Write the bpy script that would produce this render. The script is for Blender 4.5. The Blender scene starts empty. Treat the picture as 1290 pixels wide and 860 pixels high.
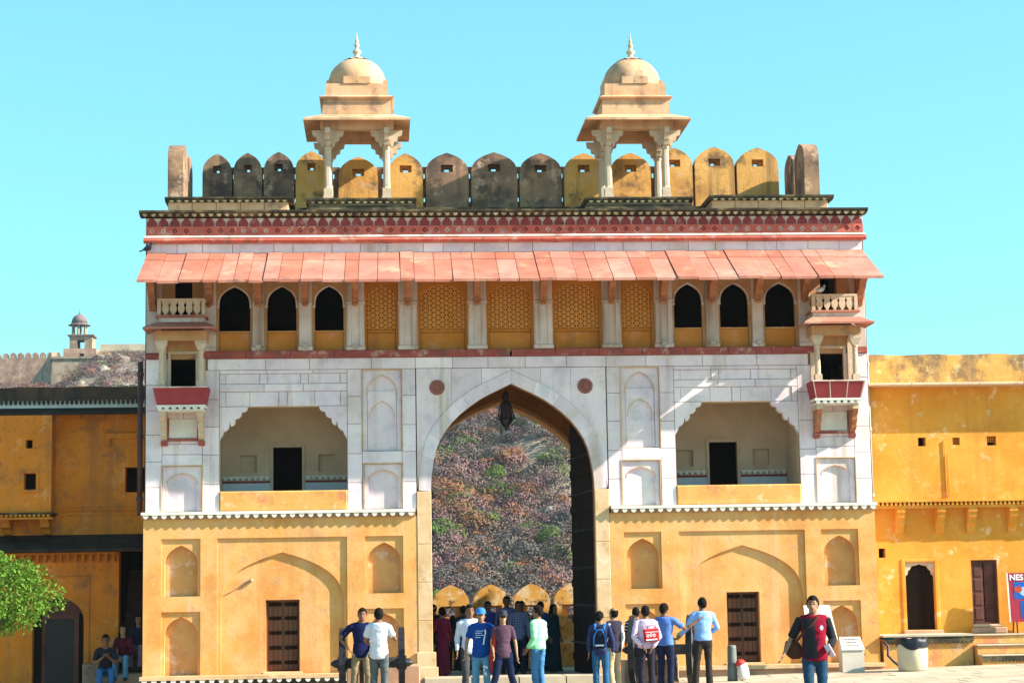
import bpy, math, random
import numpy as np
from mathutils import Vector, Matrix, noise
random.seed(7)
scene = bpy.context.scene
COL = scene.collection
R = math.radians

# ------------------------------------------------------------------ camera
CAM = (-2.757, -41.0, 1.658)
YAW, PITCH, ROLL, FPX = 0.0679, 0.12473, -0.01704, 2490.0
fw = Vector((math.sin(YAW)*math.cos(PITCH), math.cos(YAW)*math.cos(PITCH), math.sin(PITCH)))
rt = Vector((math.cos(YAW), -math.sin(YAW), 0)); up = rt.cross(fw)
cr, sr = math.cos(ROLL), math.sin(ROLL)
rt, up = rt*cr+up*sr, -rt*sr+up*cr
cd = bpy.data.cameras.new('camera'); cam = bpy.data.objects.new('camera', cd); COL.objects.link(cam)
m4 = Matrix((rt, up, -fw)).transposed().to_4x4(); m4.translation = Vector(CAM)
cam.matrix_world = m4
cd.sensor_width = 36.0; cd.lens = FPX/1290*36; cd.clip_start = 0.5; cd.clip_end = 6000
scene.camera = cam

# ------------------------------------------------------------------ sky, sun, exposure
SUN_AZ, SUN_EL = 75.0, 32.0        # azimuth measured from the facade normal (-y) towards +x
sdir = Vector((math.sin(R(SUN_AZ))*math.cos(R(SUN_EL)), -math.cos(R(SUN_AZ))*math.cos(R(SUN_EL)), math.sin(R(SUN_EL))))
w = bpy.data.worlds.new('World'); scene.world = w; w.use_nodes = True
nt = w.node_tree; nt.nodes.clear()
sky = nt.nodes.new('ShaderNodeTexSky'); sky.sky_type = 'NISHITA'; sky.sun_disc = False
sky.sun_elevation = R(SUN_EL); sky.sun_rotation = math.atan2(sdir.x, sdir.y)
sky.altitude = 400; sky.air_density = 1.0; sky.dust_density = 1.6; sky.ozone_density = 1.5
mul = nt.nodes.new('ShaderNodeMixRGB'); mul.blend_type = 'MULTIPLY'; mul.inputs[0].default_value = 1
mul.inputs[2].default_value = (0.52, 1.13, 1.15, 1)
gam = nt.nodes.new('ShaderNodeGamma'); gam.inputs[1].default_value = 0.60     # evens the sky out, as the photograph's clipped exposure does
bg = nt.nodes.new('ShaderNodeBackground'); bg.inputs[1].default_value = 0.15
out = nt.nodes.new('ShaderNodeOutputWorld')
nt.links.new(sky.outputs[0], gam.inputs[0]); nt.links.new(gam.outputs[0], mul.inputs[1]); nt.links.new(mul.outputs[0], bg.inputs[0]); nt.links.new(bg.outputs[0], out.inputs[0])
sl = bpy.data.lights.new('sun', 'SUN'); sl.energy = 5.0; sl.angle = R(0.53); sl.color = (1.0, 0.93, 0.80)
so = bpy.data.objects.new('sun', sl); COL.objects.link(so)
so.rotation_euler = (-sdir).to_track_quat('-Z', 'Y').to_euler(); so.location = (30, -20, 40)
vs = scene.view_settings
vs.view_transform = 'Standard'; vs.look = 'None'; vs.gamma = 1; vs.use_curve_mapping = False; vs.exposure = 1.47

# ------------------------------------------------------------------ materials
MATS = {}
def pmat(name, cols, scale=2.0, rough=0.85, bump=0.15, bscale=25, stain=None, streak=None, rnd=0.0, metal=0.0, zs=1.0, spec=0.3, coords='world', extra=None):
    """fbm ramp of colours + blotchy stain + vertical streaks + fine bump"""
    m = bpy.data.materials.new(name); m.use_nodes = True; n = m.node_tree.nodes; l = m.node_tree.links
    b = n['Principled BSDF']; b.inputs['Roughness'].default_value = rough; b.inputs['Metallic'].default_value = metal
    b.inputs['Specular IOR Level'].default_value = spec
    if coords == 'world':
        g = n.new('ShaderNodeNewGeometry'); P = g.outputs['Position']
    else:
        g = n.new('ShaderNodeTexCoord'); P = g.outputs['Object']
    def mapped(sx, sy, sz):
        mp = n.new('ShaderNodeMapping'); mp.inputs['Scale'].default_value = (sx, sy, sz); l.new(P, mp.inputs[0]); return mp.outputs[0]
    def nz(sc, vec, det=5, ro=0.6):
        t = n.new('ShaderNodeTexNoise'); t.inputs['Scale'].default_value = sc; t.inputs['Detail'].default_value = det
        t.inputs['Roughness'].default_value = ro; l.new(vec, t.inputs['Vector']); return t.outputs[0]
    base_vec = mapped(1, 1, zs)
    if len(cols) > 1:
        r = n.new('ShaderNodeValToRGB'); l.new(nz(scale, base_vec), r.inputs[0])
        els = r.color_ramp.elements
        while len(els) < len(cols): els.new(0.5)
        for e, (p, c) in zip(els, cols): e.position = p; e.color = (*c, 1)
        c = r.outputs[0]
    else:
        v = n.new('ShaderNodeRGB'); v.outputs[0].default_value = (*cols[0][1], 1); c = v.outputs[0]
    def mixin(c, fac, col, lo, hi, amt=1.0):
        mr = n.new('ShaderNodeMapRange'); mr.inputs[1].default_value = lo; mr.inputs[2].default_value = hi
        mr.inputs[4].default_value = amt; l.new(fac, mr.inputs[0])
        mx = n.new('ShaderNodeMixRGB'); l.new(mr.outputs[0], mx.inputs[0]); l.new(c, mx.inputs[1]); mx.inputs[2].default_value = (*col, 1)
        return mx.outputs[0]
    for s in ([stain] if isinstance(stain, tuple) else (stain or [])):
        col, sc, lo, hi = s[:4]; amt = s[4] if len(s) > 4 else 1.0
        c = mixin(c, nz(sc, base_vec, 7, 0.7), col, lo, hi, amt)
    for s in ([streak] if isinstance(streak, tuple) else (streak or [])):
        col, sc, lo, hi = s[:4]; amt = s[4] if len(s) > 4 else 1.0
        c = mixin(c, nz(sc, mapped(1, 1, 0.08), 4, 0.6), col, lo, hi, amt)
    if rnd:
        oi = n.new('ShaderNodeObjectInfo'); mr = n.new('ShaderNodeMapRange'); mr.inputs[3].default_value = 1-rnd; mr.inputs[4].default_value = 1+rnd
        l.new(oi.outputs['Random'], mr.inputs[0])
        h = n.new('ShaderNodeHueSaturation'); l.new(mr.outputs[0], h.inputs['Value']); l.new(c, h.inputs['Color'])
        mr2 = n.new('ShaderNodeMapRange'); mr2.inputs[3].default_value = 1+rnd*.6; mr2.inputs[4].default_value = 1-rnd*1.2
        l.new(oi.outputs['Random'], mr2.inputs[0]); l.new(mr2.outputs[0], h.inputs['Saturation'])
        c = h.outputs[0]
    l.new(c, b.inputs['Base Color'])
    if bump:
        bp = n.new('ShaderNodeBump'); bp.inputs['Strength'].default_value = bump; bp.inputs['Distance'].default_value = 0.02
        l.new(nz(bscale, base_vec, 6, 0.7), bp.inputs['Height']); l.new(bp.outputs[0], b.inputs['Normal'])
    MATS[name] = m
    return m
def M(n): return MATS[n] if isinstance(n, str) else n
_flat = {}
def flat(name, col, rough=0.8, bump=0.0, metal=0.0, spec=0.3):
    if name in _flat: return _flat[name]
    m = pmat(name, [(0.3, tuple(c*0.82 for c in col)), (0.7, tuple(min(1, c*1.12) for c in col))], scale=9, rough=rough, bump=bump, bscale=40, metal=metal, spec=spec)
    _flat[name] = m; return m

pmat('plaster', [(0.30, (0.580, 0.247, 0.054)), (0.44, (0.660, 0.323, 0.091)), (0.56, (0.700, 0.377, 0.138)), (0.70, (0.619, 0.271, 0.069))], scale=0.9, bump=0.35, bscale=16,
     stain=[((0.619, 0.208, 0.043), 0.55, 0.50, 0.64, 0.65), ((0.740, 0.454, 0.234), 1.3, 0.54, 0.66, 0.5), ((0.460, 0.193, 0.106), 2.6, 0.56, 0.68, 0.55), ((0.780, 0.561, 0.404), 6.0, 0.62, 0.70, 0.5)],
     streak=[((0.500, 0.232, 0.085), 2.2, 0.52, 0.70, 0.5), ((0.740, 0.464, 0.255), 3.4, 0.56, 0.70, 0.4)])
pmat('plaster_recess', [(0.3, (0.540, 0.232, 0.058)), (0.7, (0.660, 0.357, 0.138))], scale=1.2, bump=0.3, bscale=16,
     stain=[((0.480, 0.212, 0.095), 2.0, 0.52, 0.64, 0.7), ((0.740, 0.541, 0.447), 2.6, 0.56, 0.64, 0.6), ((0.300, 0.154, 0.106), 4.0, 0.60, 0.70, 0.5)])
pmat('ochre', [(0.3, (0.437, 0.143, 0.012)), (0.7, (0.541, 0.202, 0.024))], scale=1.4, bump=0.2, stain=((0.312, 0.118, 0.032), 2.5, 0.6, 0.8, 0.6))
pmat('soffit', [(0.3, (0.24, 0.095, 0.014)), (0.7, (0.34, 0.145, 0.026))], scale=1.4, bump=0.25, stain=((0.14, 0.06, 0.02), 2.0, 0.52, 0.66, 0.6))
pmat('wing_right', [(0.3, (0.580, 0.211, 0.012)), (0.5, (0.660, 0.282, 0.030)), (0.7, (0.700, 0.338, 0.055))], scale=0.8, bump=0.3, bscale=14,
     stain=[((0.820, 0.583, 0.360), 2.6, 0.60, 0.66, 0.55), ((0.500, 0.179, 0.020), 0.9, 0.52, 0.66, 0.6), ((0.740, 0.395, 0.120), 3.5, 0.54, 0.66, 0.5)], streak=((0.500, 0.197, 0.030), 2.5, 0.54, 0.70, 0.45))
pmat('parapet_right', [(0.3, (0.56, 0.28, 0.06)), (0.7, (0.68, 0.40, 0.12))], scale=1.5, bump=0.4, bscale=14,
     stain=[((0.16, 0.10, 0.06), 1.8, 0.46, 0.60, 0.85), ((0.80, 0.60, 0.32), 3.0, 0.56, 0.66, 0.6)], streak=((0.20, 0.13, 0.08), 3.2, 0.56, 0.72, 0.6))
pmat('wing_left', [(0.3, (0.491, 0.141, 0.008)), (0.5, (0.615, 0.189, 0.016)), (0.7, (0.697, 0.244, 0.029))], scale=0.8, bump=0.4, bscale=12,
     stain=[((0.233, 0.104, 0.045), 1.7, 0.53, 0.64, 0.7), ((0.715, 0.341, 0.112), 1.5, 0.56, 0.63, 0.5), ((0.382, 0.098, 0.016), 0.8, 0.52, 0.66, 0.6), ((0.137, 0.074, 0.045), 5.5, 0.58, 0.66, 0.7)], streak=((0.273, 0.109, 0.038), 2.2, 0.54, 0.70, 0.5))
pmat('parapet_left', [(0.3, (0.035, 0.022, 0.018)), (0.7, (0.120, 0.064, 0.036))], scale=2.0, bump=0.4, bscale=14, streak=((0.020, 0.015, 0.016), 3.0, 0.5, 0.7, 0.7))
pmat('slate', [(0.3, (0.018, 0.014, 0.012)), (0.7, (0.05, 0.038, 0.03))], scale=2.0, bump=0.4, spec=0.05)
pmat('marble', [(0.30, (0.58, 0.46, 0.52)), (0.45, (0.73, 0.585, 0.635)), (0.58, (0.79, 0.645, 0.665)), (0.70, (0.83, 0.70, 0.67))], scale=1.5, rough=0.65, bump=0.12, bscale=12, rnd=0.09,
     stain=[((0.66, 0.49, 0.32), 1.1, 0.51, 0.66, 0.55), ((0.46, 0.47, 0.58), 2.2, 0.54, 0.66, 0.5), ((0.40, 0.32, 0.27), 5.0, 0.58, 0.70, 0.4)],
     streak=[((0.40, 0.28, 0.18), 1.9, 0.55, 0.68, 0.6), ((0.74, 0.68, 0.62), 4.0, 0.56, 0.70, 0.5)])
pmat('marble_grout', [(0.3, (0.24, 0.135, 0.07)), (0.7, (0.42, 0.28, 0.17))], scale=3)
pmat('marble_dado', [(0.3, (0.44, 0.47, 0.53)), (0.7, (0.60, 0.62, 0.66))], scale=1.6, rough=0.6, bump=0.05)
pmat('loggia', [(0.3, (0.461, 0.334, 0.224)), (0.7, (0.640, 0.484, 0.347))], scale=1.3, bump=0.15, stain=((0.461, 0.323, 0.202), 1.9, 0.58, 0.75, 0.6))
pmat('jamb_stone', [(0.3, (0.56, 0.33, 0.15)), (0.7, (0.68, 0.47, 0.28))], scale=1.4, bump=0.35, bscale=12, rnd=0.06, stain=[((0.40, 0.22, 0.10), 2.2, 0.54, 0.64, 0.6), ((0.74, 0.60, 0.44), 1.2, 0.54, 0.64, 0.6)])
pmat('sandstone', [(0.3, (0.36, 0.105, 0.07)), (0.5, (0.43, 0.15, 0.10)), (0.7, (0.48, 0.21, 0.15))], scale=1.1, bump=0.25, bscale=14, rnd=0.09,
     stain=[((0.52, 0.32, 0.21), 1.5, 0.56, 0.66, 0.65), ((0.22, 0.11, 0.10), 2.8, 0.56, 0.66, 0.7)], streak=((0.24, 0.11, 0.09), 4.5, 0.56, 0.68, 0.6))
pmat('red_paint', [(0.3, (0.25, 0.05, 0.045)), (0.7, (0.36, 0.085, 0.065))], scale=3, bump=0.3, stain=[((0.52, 0.36, 0.30), 4, 0.54, 0.64, 0.65), ((0.12, 0.06, 0.05), 2.4, 0.54, 0.66, 0.6)])
pmat('apron_red', [(0.3, (0.26, 0.03, 0.035)), (0.7, (0.33, 0.045, 0.05))], scale=3, bump=0.1)
pmat('roundel_red', [(0.3, (0.22, 0.075, 0.06)), (0.7, (0.32, 0.125, 0.10))], scale=9, bump=0.3)
pmat('red_bright', [(0.3, (0.46, 0.085, 0.06)), (0.7, (0.56, 0.14, 0.095))], scale=3, bump=0.2, stain=[((0.64, 0.42, 0.35), 4, 0.55, 0.66, 0.65), ((0.14, 0.06, 0.05), 2.2, 0.55, 0.66, 0.6)])
pmat('dark_red', [(0.3, (0.20, 0.03, 0.035)), (0.7, (0.31, 0.06, 0.06))], scale=4, bump=0.2, stain=[((0.50, 0.32, 0.28), 3.0, 0.58, 0.68, 0.6), ((0.07, 0.03, 0.03), 2.0, 0.54, 0.66, 0.6)])
pmat('pink_white', [(0.3, (0.60, 0.44, 0.38)), (0.7, (0.74, 0.64, 0.57))], scale=4, bump=0.2, stain=((0.34, 0.15, 0.11), 2.4, 0.50, 0.64, 0.8))
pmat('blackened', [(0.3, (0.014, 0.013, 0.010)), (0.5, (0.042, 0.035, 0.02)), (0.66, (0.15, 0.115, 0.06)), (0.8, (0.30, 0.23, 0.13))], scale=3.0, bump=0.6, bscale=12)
pmat('drop_cream', [(0.3, (0.50, 0.40, 0.20)), (0.7, (0.70, 0.60, 0.38))], scale=5, stain=((0.10, 0.08, 0.05), 2.6, 0.5, 0.62, 0.9))
pmat('white_stucco', [(0.3, (0.60, 0.55, 0.48)), (0.7, (0.78, 0.74, 0.68))], scale=3, bump=0.2, stain=((0.42, 0.34, 0.27), 3.5, 0.6, 0.72, 0.6))
pmat('merlon', [(0.28, (0.449, 0.202, 0.059)), (0.48, (0.653, 0.327, 0.081)), (0.7, (0.714, 0.387, 0.126))], scale=1.4, bump=0.5, bscale=12,
     stain=[((0.112, 0.065, 0.045), 1.25, 0.53, 0.63, 0.8), ((0.612, 0.387, 0.252), 3.2, 0.58, 0.66, 0.6)], streak=((0.122, 0.065, 0.045), 2.4, 0.52, 0.66, 0.7))
pmat('merlon_shade_weathered', [(0.28, (0.162, 0.095, 0.067)), (0.5, (0.281, 0.162, 0.100)), (0.72, (0.432, 0.247, 0.123))], scale=1.6, bump=0.5, bscale=12,
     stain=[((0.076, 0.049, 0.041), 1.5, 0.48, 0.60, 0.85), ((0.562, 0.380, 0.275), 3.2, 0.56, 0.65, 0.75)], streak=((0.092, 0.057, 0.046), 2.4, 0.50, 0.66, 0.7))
pmat('far_merlon', [(0.3, (0.62, 0.28, 0.045)), (0.7, (0.70, 0.38, 0.09))], scale=2.2, bump=0.4, bscale=12,
     stain=[((0.78, 0.60, 0.38), 2.6, 0.52, 0.60, 0.75), ((0.13, 0.075, 0.035), 3.2, 0.53, 0.60, 0.85)])
pmat('chhatri', [(0.3, (0.490, 0.260, 0.138)), (0.5, (0.612, 0.353, 0.199)), (0.7, (0.653, 0.409, 0.261))], scale=1.5, bump=0.3, bscale=14,
     stain=[((0.245, 0.140, 0.095), 1.1, 0.52, 0.62, 0.75), ((0.530, 0.251, 0.104), 2.4, 0.54, 0.66, 0.6)], streak=[((0.255, 0.158, 0.114), 2.6, 0.54, 0.68, 0.6)])
pmat('pillar_stone', [(0.3, (0.50, 0.34, 0.22)), (0.7, (0.62, 0.49, 0.37))], scale=3, bump=0.25, stain=[((0.36, 0.19, 0.11), 3, 0.54, 0.66, 0.6), ((0.66, 0.58, 0.50), 5, 0.58, 0.68, 0.5)])
pmat('upper_cream', [(0.3, (0.395, 0.202, 0.084)), (0.7, (0.541, 0.311, 0.152))], scale=2, bump=0.25, stain=[((0.520, 0.202, 0.048), 1.4, 0.52, 0.66, 0.7), ((0.208, 0.101, 0.056), 3.0, 0.58, 0.70, 0.7)])
pmat('column', [(0.3, (0.488, 0.394, 0.361)), (0.7, (0.668, 0.547, 0.494))], scale=2, bump=0.15, rnd=0.06, stain=((0.572, 0.346, 0.171), 1.6, 0.54, 0.68, 0.6), streak=((0.233, 0.134, 0.071), 1.5, 0.48, 0.62, 0.8))
pmat('jali', [(0.3, (0.582, 0.235, 0.040)), (0.7, (0.686, 0.302, 0.072))], scale=3, bump=0.1)
pmat('jali_back', [(0.3, (0.312, 0.118, 0.024)), (0.7, (0.395, 0.160, 0.036))], scale=3, bump=0.1)
pmat('yellow_parapet', [(0.3, (0.478, 0.168, 0.020)), (0.7, (0.603, 0.235, 0.044))], scale=2, bump=0.2, stain=((0.624, 0.286, 0.160), 2.2, 0.54, 0.66, 0.6), streak=((0.291, 0.109, 0.040), 2.6, 0.54, 0.70, 0.5))
pmat('sill_block', [(0.3, (0.58, 0.27, 0.06)), (0.7, (0.68, 0.38, 0.12))], scale=2, bump=0.35, stain=[((0.54, 0.17, 0.09), 1.3, 0.52, 0.62, 0.75), ((0.78, 0.58, 0.40), 3.2, 0.56, 0.65, 0.6)])
pmat('bracket_red', [(0.3, (0.30, 0.10, 0.045)), (0.7, (0.44, 0.19, 0.09))], scale=6, bump=0.3)
pmat('wood', [(0.3, (0.065, 0.028, 0.014)), (0.7, (0.15, 0.065, 0.03))], scale=3, zs=0.12, rough=0.6, bump=0.2)
pmat('gate_wood', [(0.3, (0.008, 0.005, 0.004)), (0.7, (0.022, 0.012, 0.008))], scale=3, zs=0.12, rough=0.9, bump=0.3, spec=0.04)
pmat('shutter', [(0.3, (0.07, 0.02, 0.014)), (0.7, (0.12, 0.038, 0.026))], scale=4, rough=0.6, bump=0.1)
pmat('iron', [(0.3, (0.02, 0.02, 0.026)), (0.7, (0.05, 0.045, 0.05))], scale=8, rough=0.5, bump=0.2, metal=0.6)
pmat('old_wood', [(0.3, (0.035, 0.03, 0.035)), (0.7, (0.085, 0.07, 0.07))], scale=5, rough=0.7, bump=0.3)
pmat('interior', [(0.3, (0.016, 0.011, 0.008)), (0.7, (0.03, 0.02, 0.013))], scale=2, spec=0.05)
pmat('roof_top', [(0.3, (0.20, 0.15, 0.10)), (0.7, (0.36, 0.28, 0.19))], scale=1)
pmat('ground', [(0.3, (0.27, 0.205, 0.14)), (0.7, (0.34, 0.27, 0.19))], scale=0.6, bump=0.3, bscale=10)
pmat('paving', [(0.3, (0.36, 0.28, 0.20)), (0.7, (0.46, 0.38, 0.28))], scale=1.3, bump=0.3, bscale=12, rnd=0.10, stain=((0.34, 0.24, 0.16), 2.4, 0.58, 0.72, 0.5))
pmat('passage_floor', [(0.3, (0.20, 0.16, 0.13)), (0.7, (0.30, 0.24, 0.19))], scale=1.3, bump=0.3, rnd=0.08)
pmat('stair_stone', [(0.3, (0.07, 0.04, 0.026)), (0.7, (0.13, 0.075, 0.05))], scale=2, bump=0.3)
pmat('bench_stone', [(0.3, (0.26, 0.16, 0.10)), (0.7, (0.36, 0.24, 0.15))], scale=2, bump=0.4, stain=((0.08, 0.06, 0.05), 2.5, 0.5, 0.64, 0.8))
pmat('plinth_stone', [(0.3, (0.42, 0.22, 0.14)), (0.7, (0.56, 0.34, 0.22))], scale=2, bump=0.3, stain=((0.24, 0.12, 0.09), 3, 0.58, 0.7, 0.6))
pmat('pipe_dark', [(0.3, (0.05, 0.022, 0.022)), (0.7, (0.085, 0.04, 0.04))], scale=4, rough=0.5)
pmat('pipe_grey', [(0.3, (0.28, 0.26, 0.24)), (0.7, (0.38, 0.35, 0.32))], scale=4, rough=0.5)
pmat('concrete_bin', [(0.3, (0.52, 0.43, 0.30)), (0.7, (0.62, 0.53, 0.39))], scale=4, bump=0.2)
pmat('bin_bag', [(0.3, (0.008, 0.009, 0.015)), (0.7, (0.016, 0.018, 0.03))], scale=6, rough=0.45, spec=0.25)
pmat('bollard', [(0.3, (0.10, 0.115, 0.11)), (0.7, (0.17, 0.185, 0.175))], scale=4, rough=0.6)
pmat('plaque_body', [(0.3, (0.58, 0.48, 0.40)), (0.7, (0.66, 0.57, 0.48))], scale=4, bump=0.1)
pmat('plaque_face', [(0.3, (0.70, 0.63, 0.50)), (0.7, (0.78, 0.72, 0.60))], scale=4)
pmat('hill_ground', [(0.25, (0.12, 0.085, 0.07)), (0.45, (0.18, 0.13, 0.10)), (0.6, (0.26, 0.195, 0.14)), (0.8, (0.34, 0.27, 0.19))], scale=0.06, bump=0.6, bscale=0.6, stain=((0.13, 0.10, 0.085), 0.12, 0.5, 0.62, 0.6))
pmat('rock', [(0.3, (0.30, 0.25, 0.21)), (0.7, (0.52, 0.46, 0.39))], scale=0.5, bump=0.6, bscale=2, rnd=0.12)
pmat('rock_pale', [(0.3, (0.173, 0.133, 0.102)), (0.7, (0.302, 0.252, 0.197))], scale=0.5, bump=0.6, bscale=2, rnd=0.12)
pmat('fort_stone', [(0.3, (0.20, 0.145, 0.10)), (0.5, (0.31, 0.235, 0.165)), (0.7, (0.40, 0.31, 0.22))], scale=0.9, bump=0.8, bscale=3, stain=[((0.15, 0.10, 0.08), 0.35, 0.52, 0.64, 0.7), ((0.46, 0.36, 0.26), 0.8, 0.56, 0.66, 0.6)], streak=((0.14, 0.10, 0.08), 0.7, 0.52, 0.68, 0.6))
pmat('fort_pink', [(0.3, (0.24, 0.13, 0.095)), (0.5, (0.33, 0.20, 0.145)), (0.7, (0.40, 0.27, 0.20))], scale=0.9, bump=0.8, bscale=3, stain=[((0.15, 0.09, 0.07), 0.35, 0.52, 0.64, 0.7), ((0.46, 0.35, 0.26), 0.9, 0.55, 0.65, 0.6)], streak=((0.16, 0.09, 0.07), 0.7, 0.52, 0.68, 0.6))
pmat('fort_cream', [(0.3, (0.38, 0.30, 0.21)), (0.7, (0.50, 0.42, 0.31))], scale=0.5, bump=0.5, bscale=3, streak=((0.24, 0.17, 0.12), 0.8, 0.55, 0.70, 0.6))
pmat('fort_dome', [(0.3, (0.112, 0.084, 0.091)), (0.7, (0.189, 0.140, 0.133))], scale=0.7)
def leafmat(name, a, b, tr=0.25):
    m = bpy.data.materials.new(name); m.use_nodes = True; n = m.node_tree.nodes; l = m.node_tree.links
    bs = n['Principled BSDF']; bs.inputs['Roughness'].default_value = 0.7 if name == 'leaf' else 1.0; bs.inputs['Specular IOR Level'].default_value = 0.2 if name == 'leaf' else 0.0
    g = n.new('ShaderNodeNewGeometry'); mx = n.new('ShaderNodeMixRGB')
    l.new(g.outputs['Random Per Island'], mx.inputs[0]); mx.inputs[1].default_value = (*a, 1); mx.inputs[2].default_value = (*b, 1)
    l.new(mx.outputs[0], bs.inputs['Base Color'])
    t = n.new('ShaderNodeBsdfTranslucent'); l.new(mx.outputs[0], t.inputs[0]); s = n.new('ShaderNodeMixShader'); s.inputs[0].default_value = tr
    l.new(bs.outputs[0], s.inputs[1]); l.new(t.outputs[0], s.inputs[2]); l.new(s.outputs[0], n['Material Output'].inputs[0])
    MATS[name] = m
leafmat('leaf', (0.05, 0.13, 0.012), (0.16, 0.27, 0.03), 0.3)
leafmat('scrub_bare', (0.151, 0.084, 0.091), (0.223, 0.129, 0.125), 0.1)
leafmat('scrub_grey', (0.131, 0.097, 0.082), (0.192, 0.144, 0.112), 0.1)
leafmat('scrub_rust', (0.240, 0.105, 0.055), (0.312, 0.149, 0.080), 0.15)
leafmat('scrub_green', (0.069, 0.125, 0.025), (0.127, 0.188, 0.040), 0.15)
leafmat('scrub_dark_shade', (0.070, 0.068, 0.071), (0.125, 0.109, 0.096), 0.1)
pmat('bark', [(0.3, (0.07, 0.05, 0.035)), (0.7, (0.14, 0.10, 0.07))], scale=6, zs=0.3, bump=0.5)
def glassmat():
    m = bpy.data.materials.new('door_glass'); m.use_nodes = True; b = m.node_tree.nodes['Principled BSDF']
    b.inputs['Base Color'].default_value = (0.03, 0.028, 0.028, 1); b.inputs['Roughness'].default_value = 0.2; b.inputs['Specular IOR Level'].default_value = 0.12
    MATS['door_glass'] = m
glassmat()

# ------------------------------------------------------------------ mesh builder
class MB:
    def __init__(s): s.v = []; s.f = []; s.mi = []; s.mats = []; s.cur = 0
    def use(s, m):
        m = M(m)
        if m not in s.mats: s.mats.append(m)
        s.cur = s.mats.index(m); return s
    def add(s, vs, fs):
        o = len(s.v); s.v += [tuple(p) for p in vs]
        for f in fs: s.f.append(tuple(i+o for i in f)); s.mi.append(s.cur)
        return s
    def quad(s, a, b, c, d): return s.add([a, b, c, d], [(0, 1, 2, 3)])
    def box(s, x0, x1, y0, y1, z0, z1):
        return s.add([(x0,y0,z0),(x1,y0,z0),(x1,y1,z0),(x0,y1,z0),(x0,y0,z1),(x1,y0,z1),(x1,y1,z1),(x0,y1,z1)],
                     [(0,3,2,1),(4,5,6,7),(0,1,5,4),(1,2,6,5),(2,3,7,6),(3,0,4,7)])
    def slab(s, x0, x1, z0, z1, y0, y1, c=0.008):
        """block with a chamfered front (front at y0)"""
        return s.add([(x0,y0+c,z0),(x1,y0+c,z0),(x1,y0+c,z1),(x0,y0+c,z1),(x0+c,y0,z0+c),(x1-c,y0,z0+c),(x1-c,y0,z1-c),(x0+c,y0,z1-c),(x0,y1,z0),(x1,y1,z0),(x1,y1,z1),(x0,y1,z1)],
                     [(4,5,6,7),(0,1,5,4),(1,2,6,5),(2,3,7,6),(3,0,4,7),(0,8,9,1),(1,9,10,2),(2,10,11,3),(3,11,8,0),(8,11,10,9)])
    def frustum(s, b, t, z0, z1):
        """b, t = (x0,x1,y0,y1) at bottom and top"""
        return s.add([(b[0],b[2],z0),(b[1],b[2],z0),(b[1],b[3],z0),(b[0],b[3],z0),(t[0],t[2],z1),(t[1],t[2],z1),(t[1],t[3],z1),(t[0],t[3],z1)],
                     [(0,3,2,1),(4,5,6,7),(0,1,5,4),(1,2,6,5),(2,3,7,6),(3,0,4,7)])
    def prism_y(s, poly, y0, y1):
        """polygon in x,z extruded along y"""
        n = len(poly)
        return s.add([(x, y0, z) for x, z in poly]+[(x, y1, z) for x, z in poly], [tuple(range(n)), tuple(range(2*n-1, n-1, -1))]+[(i, i+n, (i+1) % n+n, (i+1) % n) for i in range(n)])
    def prism_x(s, poly, x0, x1):
        """polygon in y,z extruded along x"""
        n = len(poly)
        return s.add([(x0, y, z) for y, z in poly]+[(x1, y, z) for y, z in poly], [tuple(range(n)), tuple(range(2*n-1, n-1, -1))]+[(i, i+n, (i+1) % n+n, (i+1) % n) for i in range(n)])
    def lathe(s, prof, cx, cy, n=16, rot=0.0, sx=1.0, sy=1.0):
        vs = []; fs = []
        for r, z in prof:
            for k in range(n):
                a = rot+2*math.pi*k/n; vs.append((cx+r*sx*math.cos(a), cy+r*sy*math.sin(a), z))
        for j in range(len(prof)-1):
            for k in range(n): fs.append((j*n+k, j*n+(k+1) % n, (j+1)*n+(k+1) % n, (j+1)*n+k))
        fs.append(tuple(range(n-1, -1, -1))); m = (len(prof)-1)*n; fs.append(tuple(range(m, m+n)))
        return s.add(vs, fs)
    def tube(s, pts, rad, n=8, ref=(1, 0, 0), cap=0.6):
        """tube through pts; rad = list of r or (ru, rv); rounded ends"""
        P = [Vector(p) for p in pts]; rr = [(r, r) if not isinstance(r, tuple) else r for r in rad]
        rings = []
        for i, p in enumerate(P):
            t = ((P[i+1]-p) if i == 0 else (p-P[i-1]) if i == len(P)-1 else (P[i+1]-P[i-1])).normalized()
            X = Vector(ref); u = X-t*X.dot(t)
            if u.length < 1e-3: u = Vector((0, 1, 0))-t*t.y
            u.normalize(); v = t.cross(u)
            rings.append((p, u, v, rr[i], t))
        vs = []; fs = []
        def ring(p, u, v, r, k): return [p+u*(r[0]*k*math.cos(2*math.pi*j/n))+v*(r[1]*k*math.sin(2*math.pi*j/n)) for j in range(n)]
        seq = []
        p, u, v, r, t = rings[0]; q = min(r)*cap
        if cap: seq += [ring(p-t*q*0.95, u, v, r, 0.35), ring(p-t*q*0.6, u, v, r, 0.8)]
        for g in rings: seq.append(ring(g[0], g[1], g[2], g[3], 1))
        p, u, v, r, t = rings[-1]; q = min(r)*cap
        if cap: seq += [ring(p+t*q*0.6, u, v, r, 0.8), ring(p+t*q*0.95, u, v, r, 0.35)]
        for g in seq: vs += g
        for j in range(len(seq)-1):
            for k in range(n): fs.append((j*n+k, j*n+(k+1) % n, (j+1)*n+(k+1) % n, (j+1)*n+k))
        fs.append(tuple(range(n-1, -1, -1))); m = (len(seq)-1)*n; fs.append(tuple(range(m, m+n)))
        return s.add(vs, fs)
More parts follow.
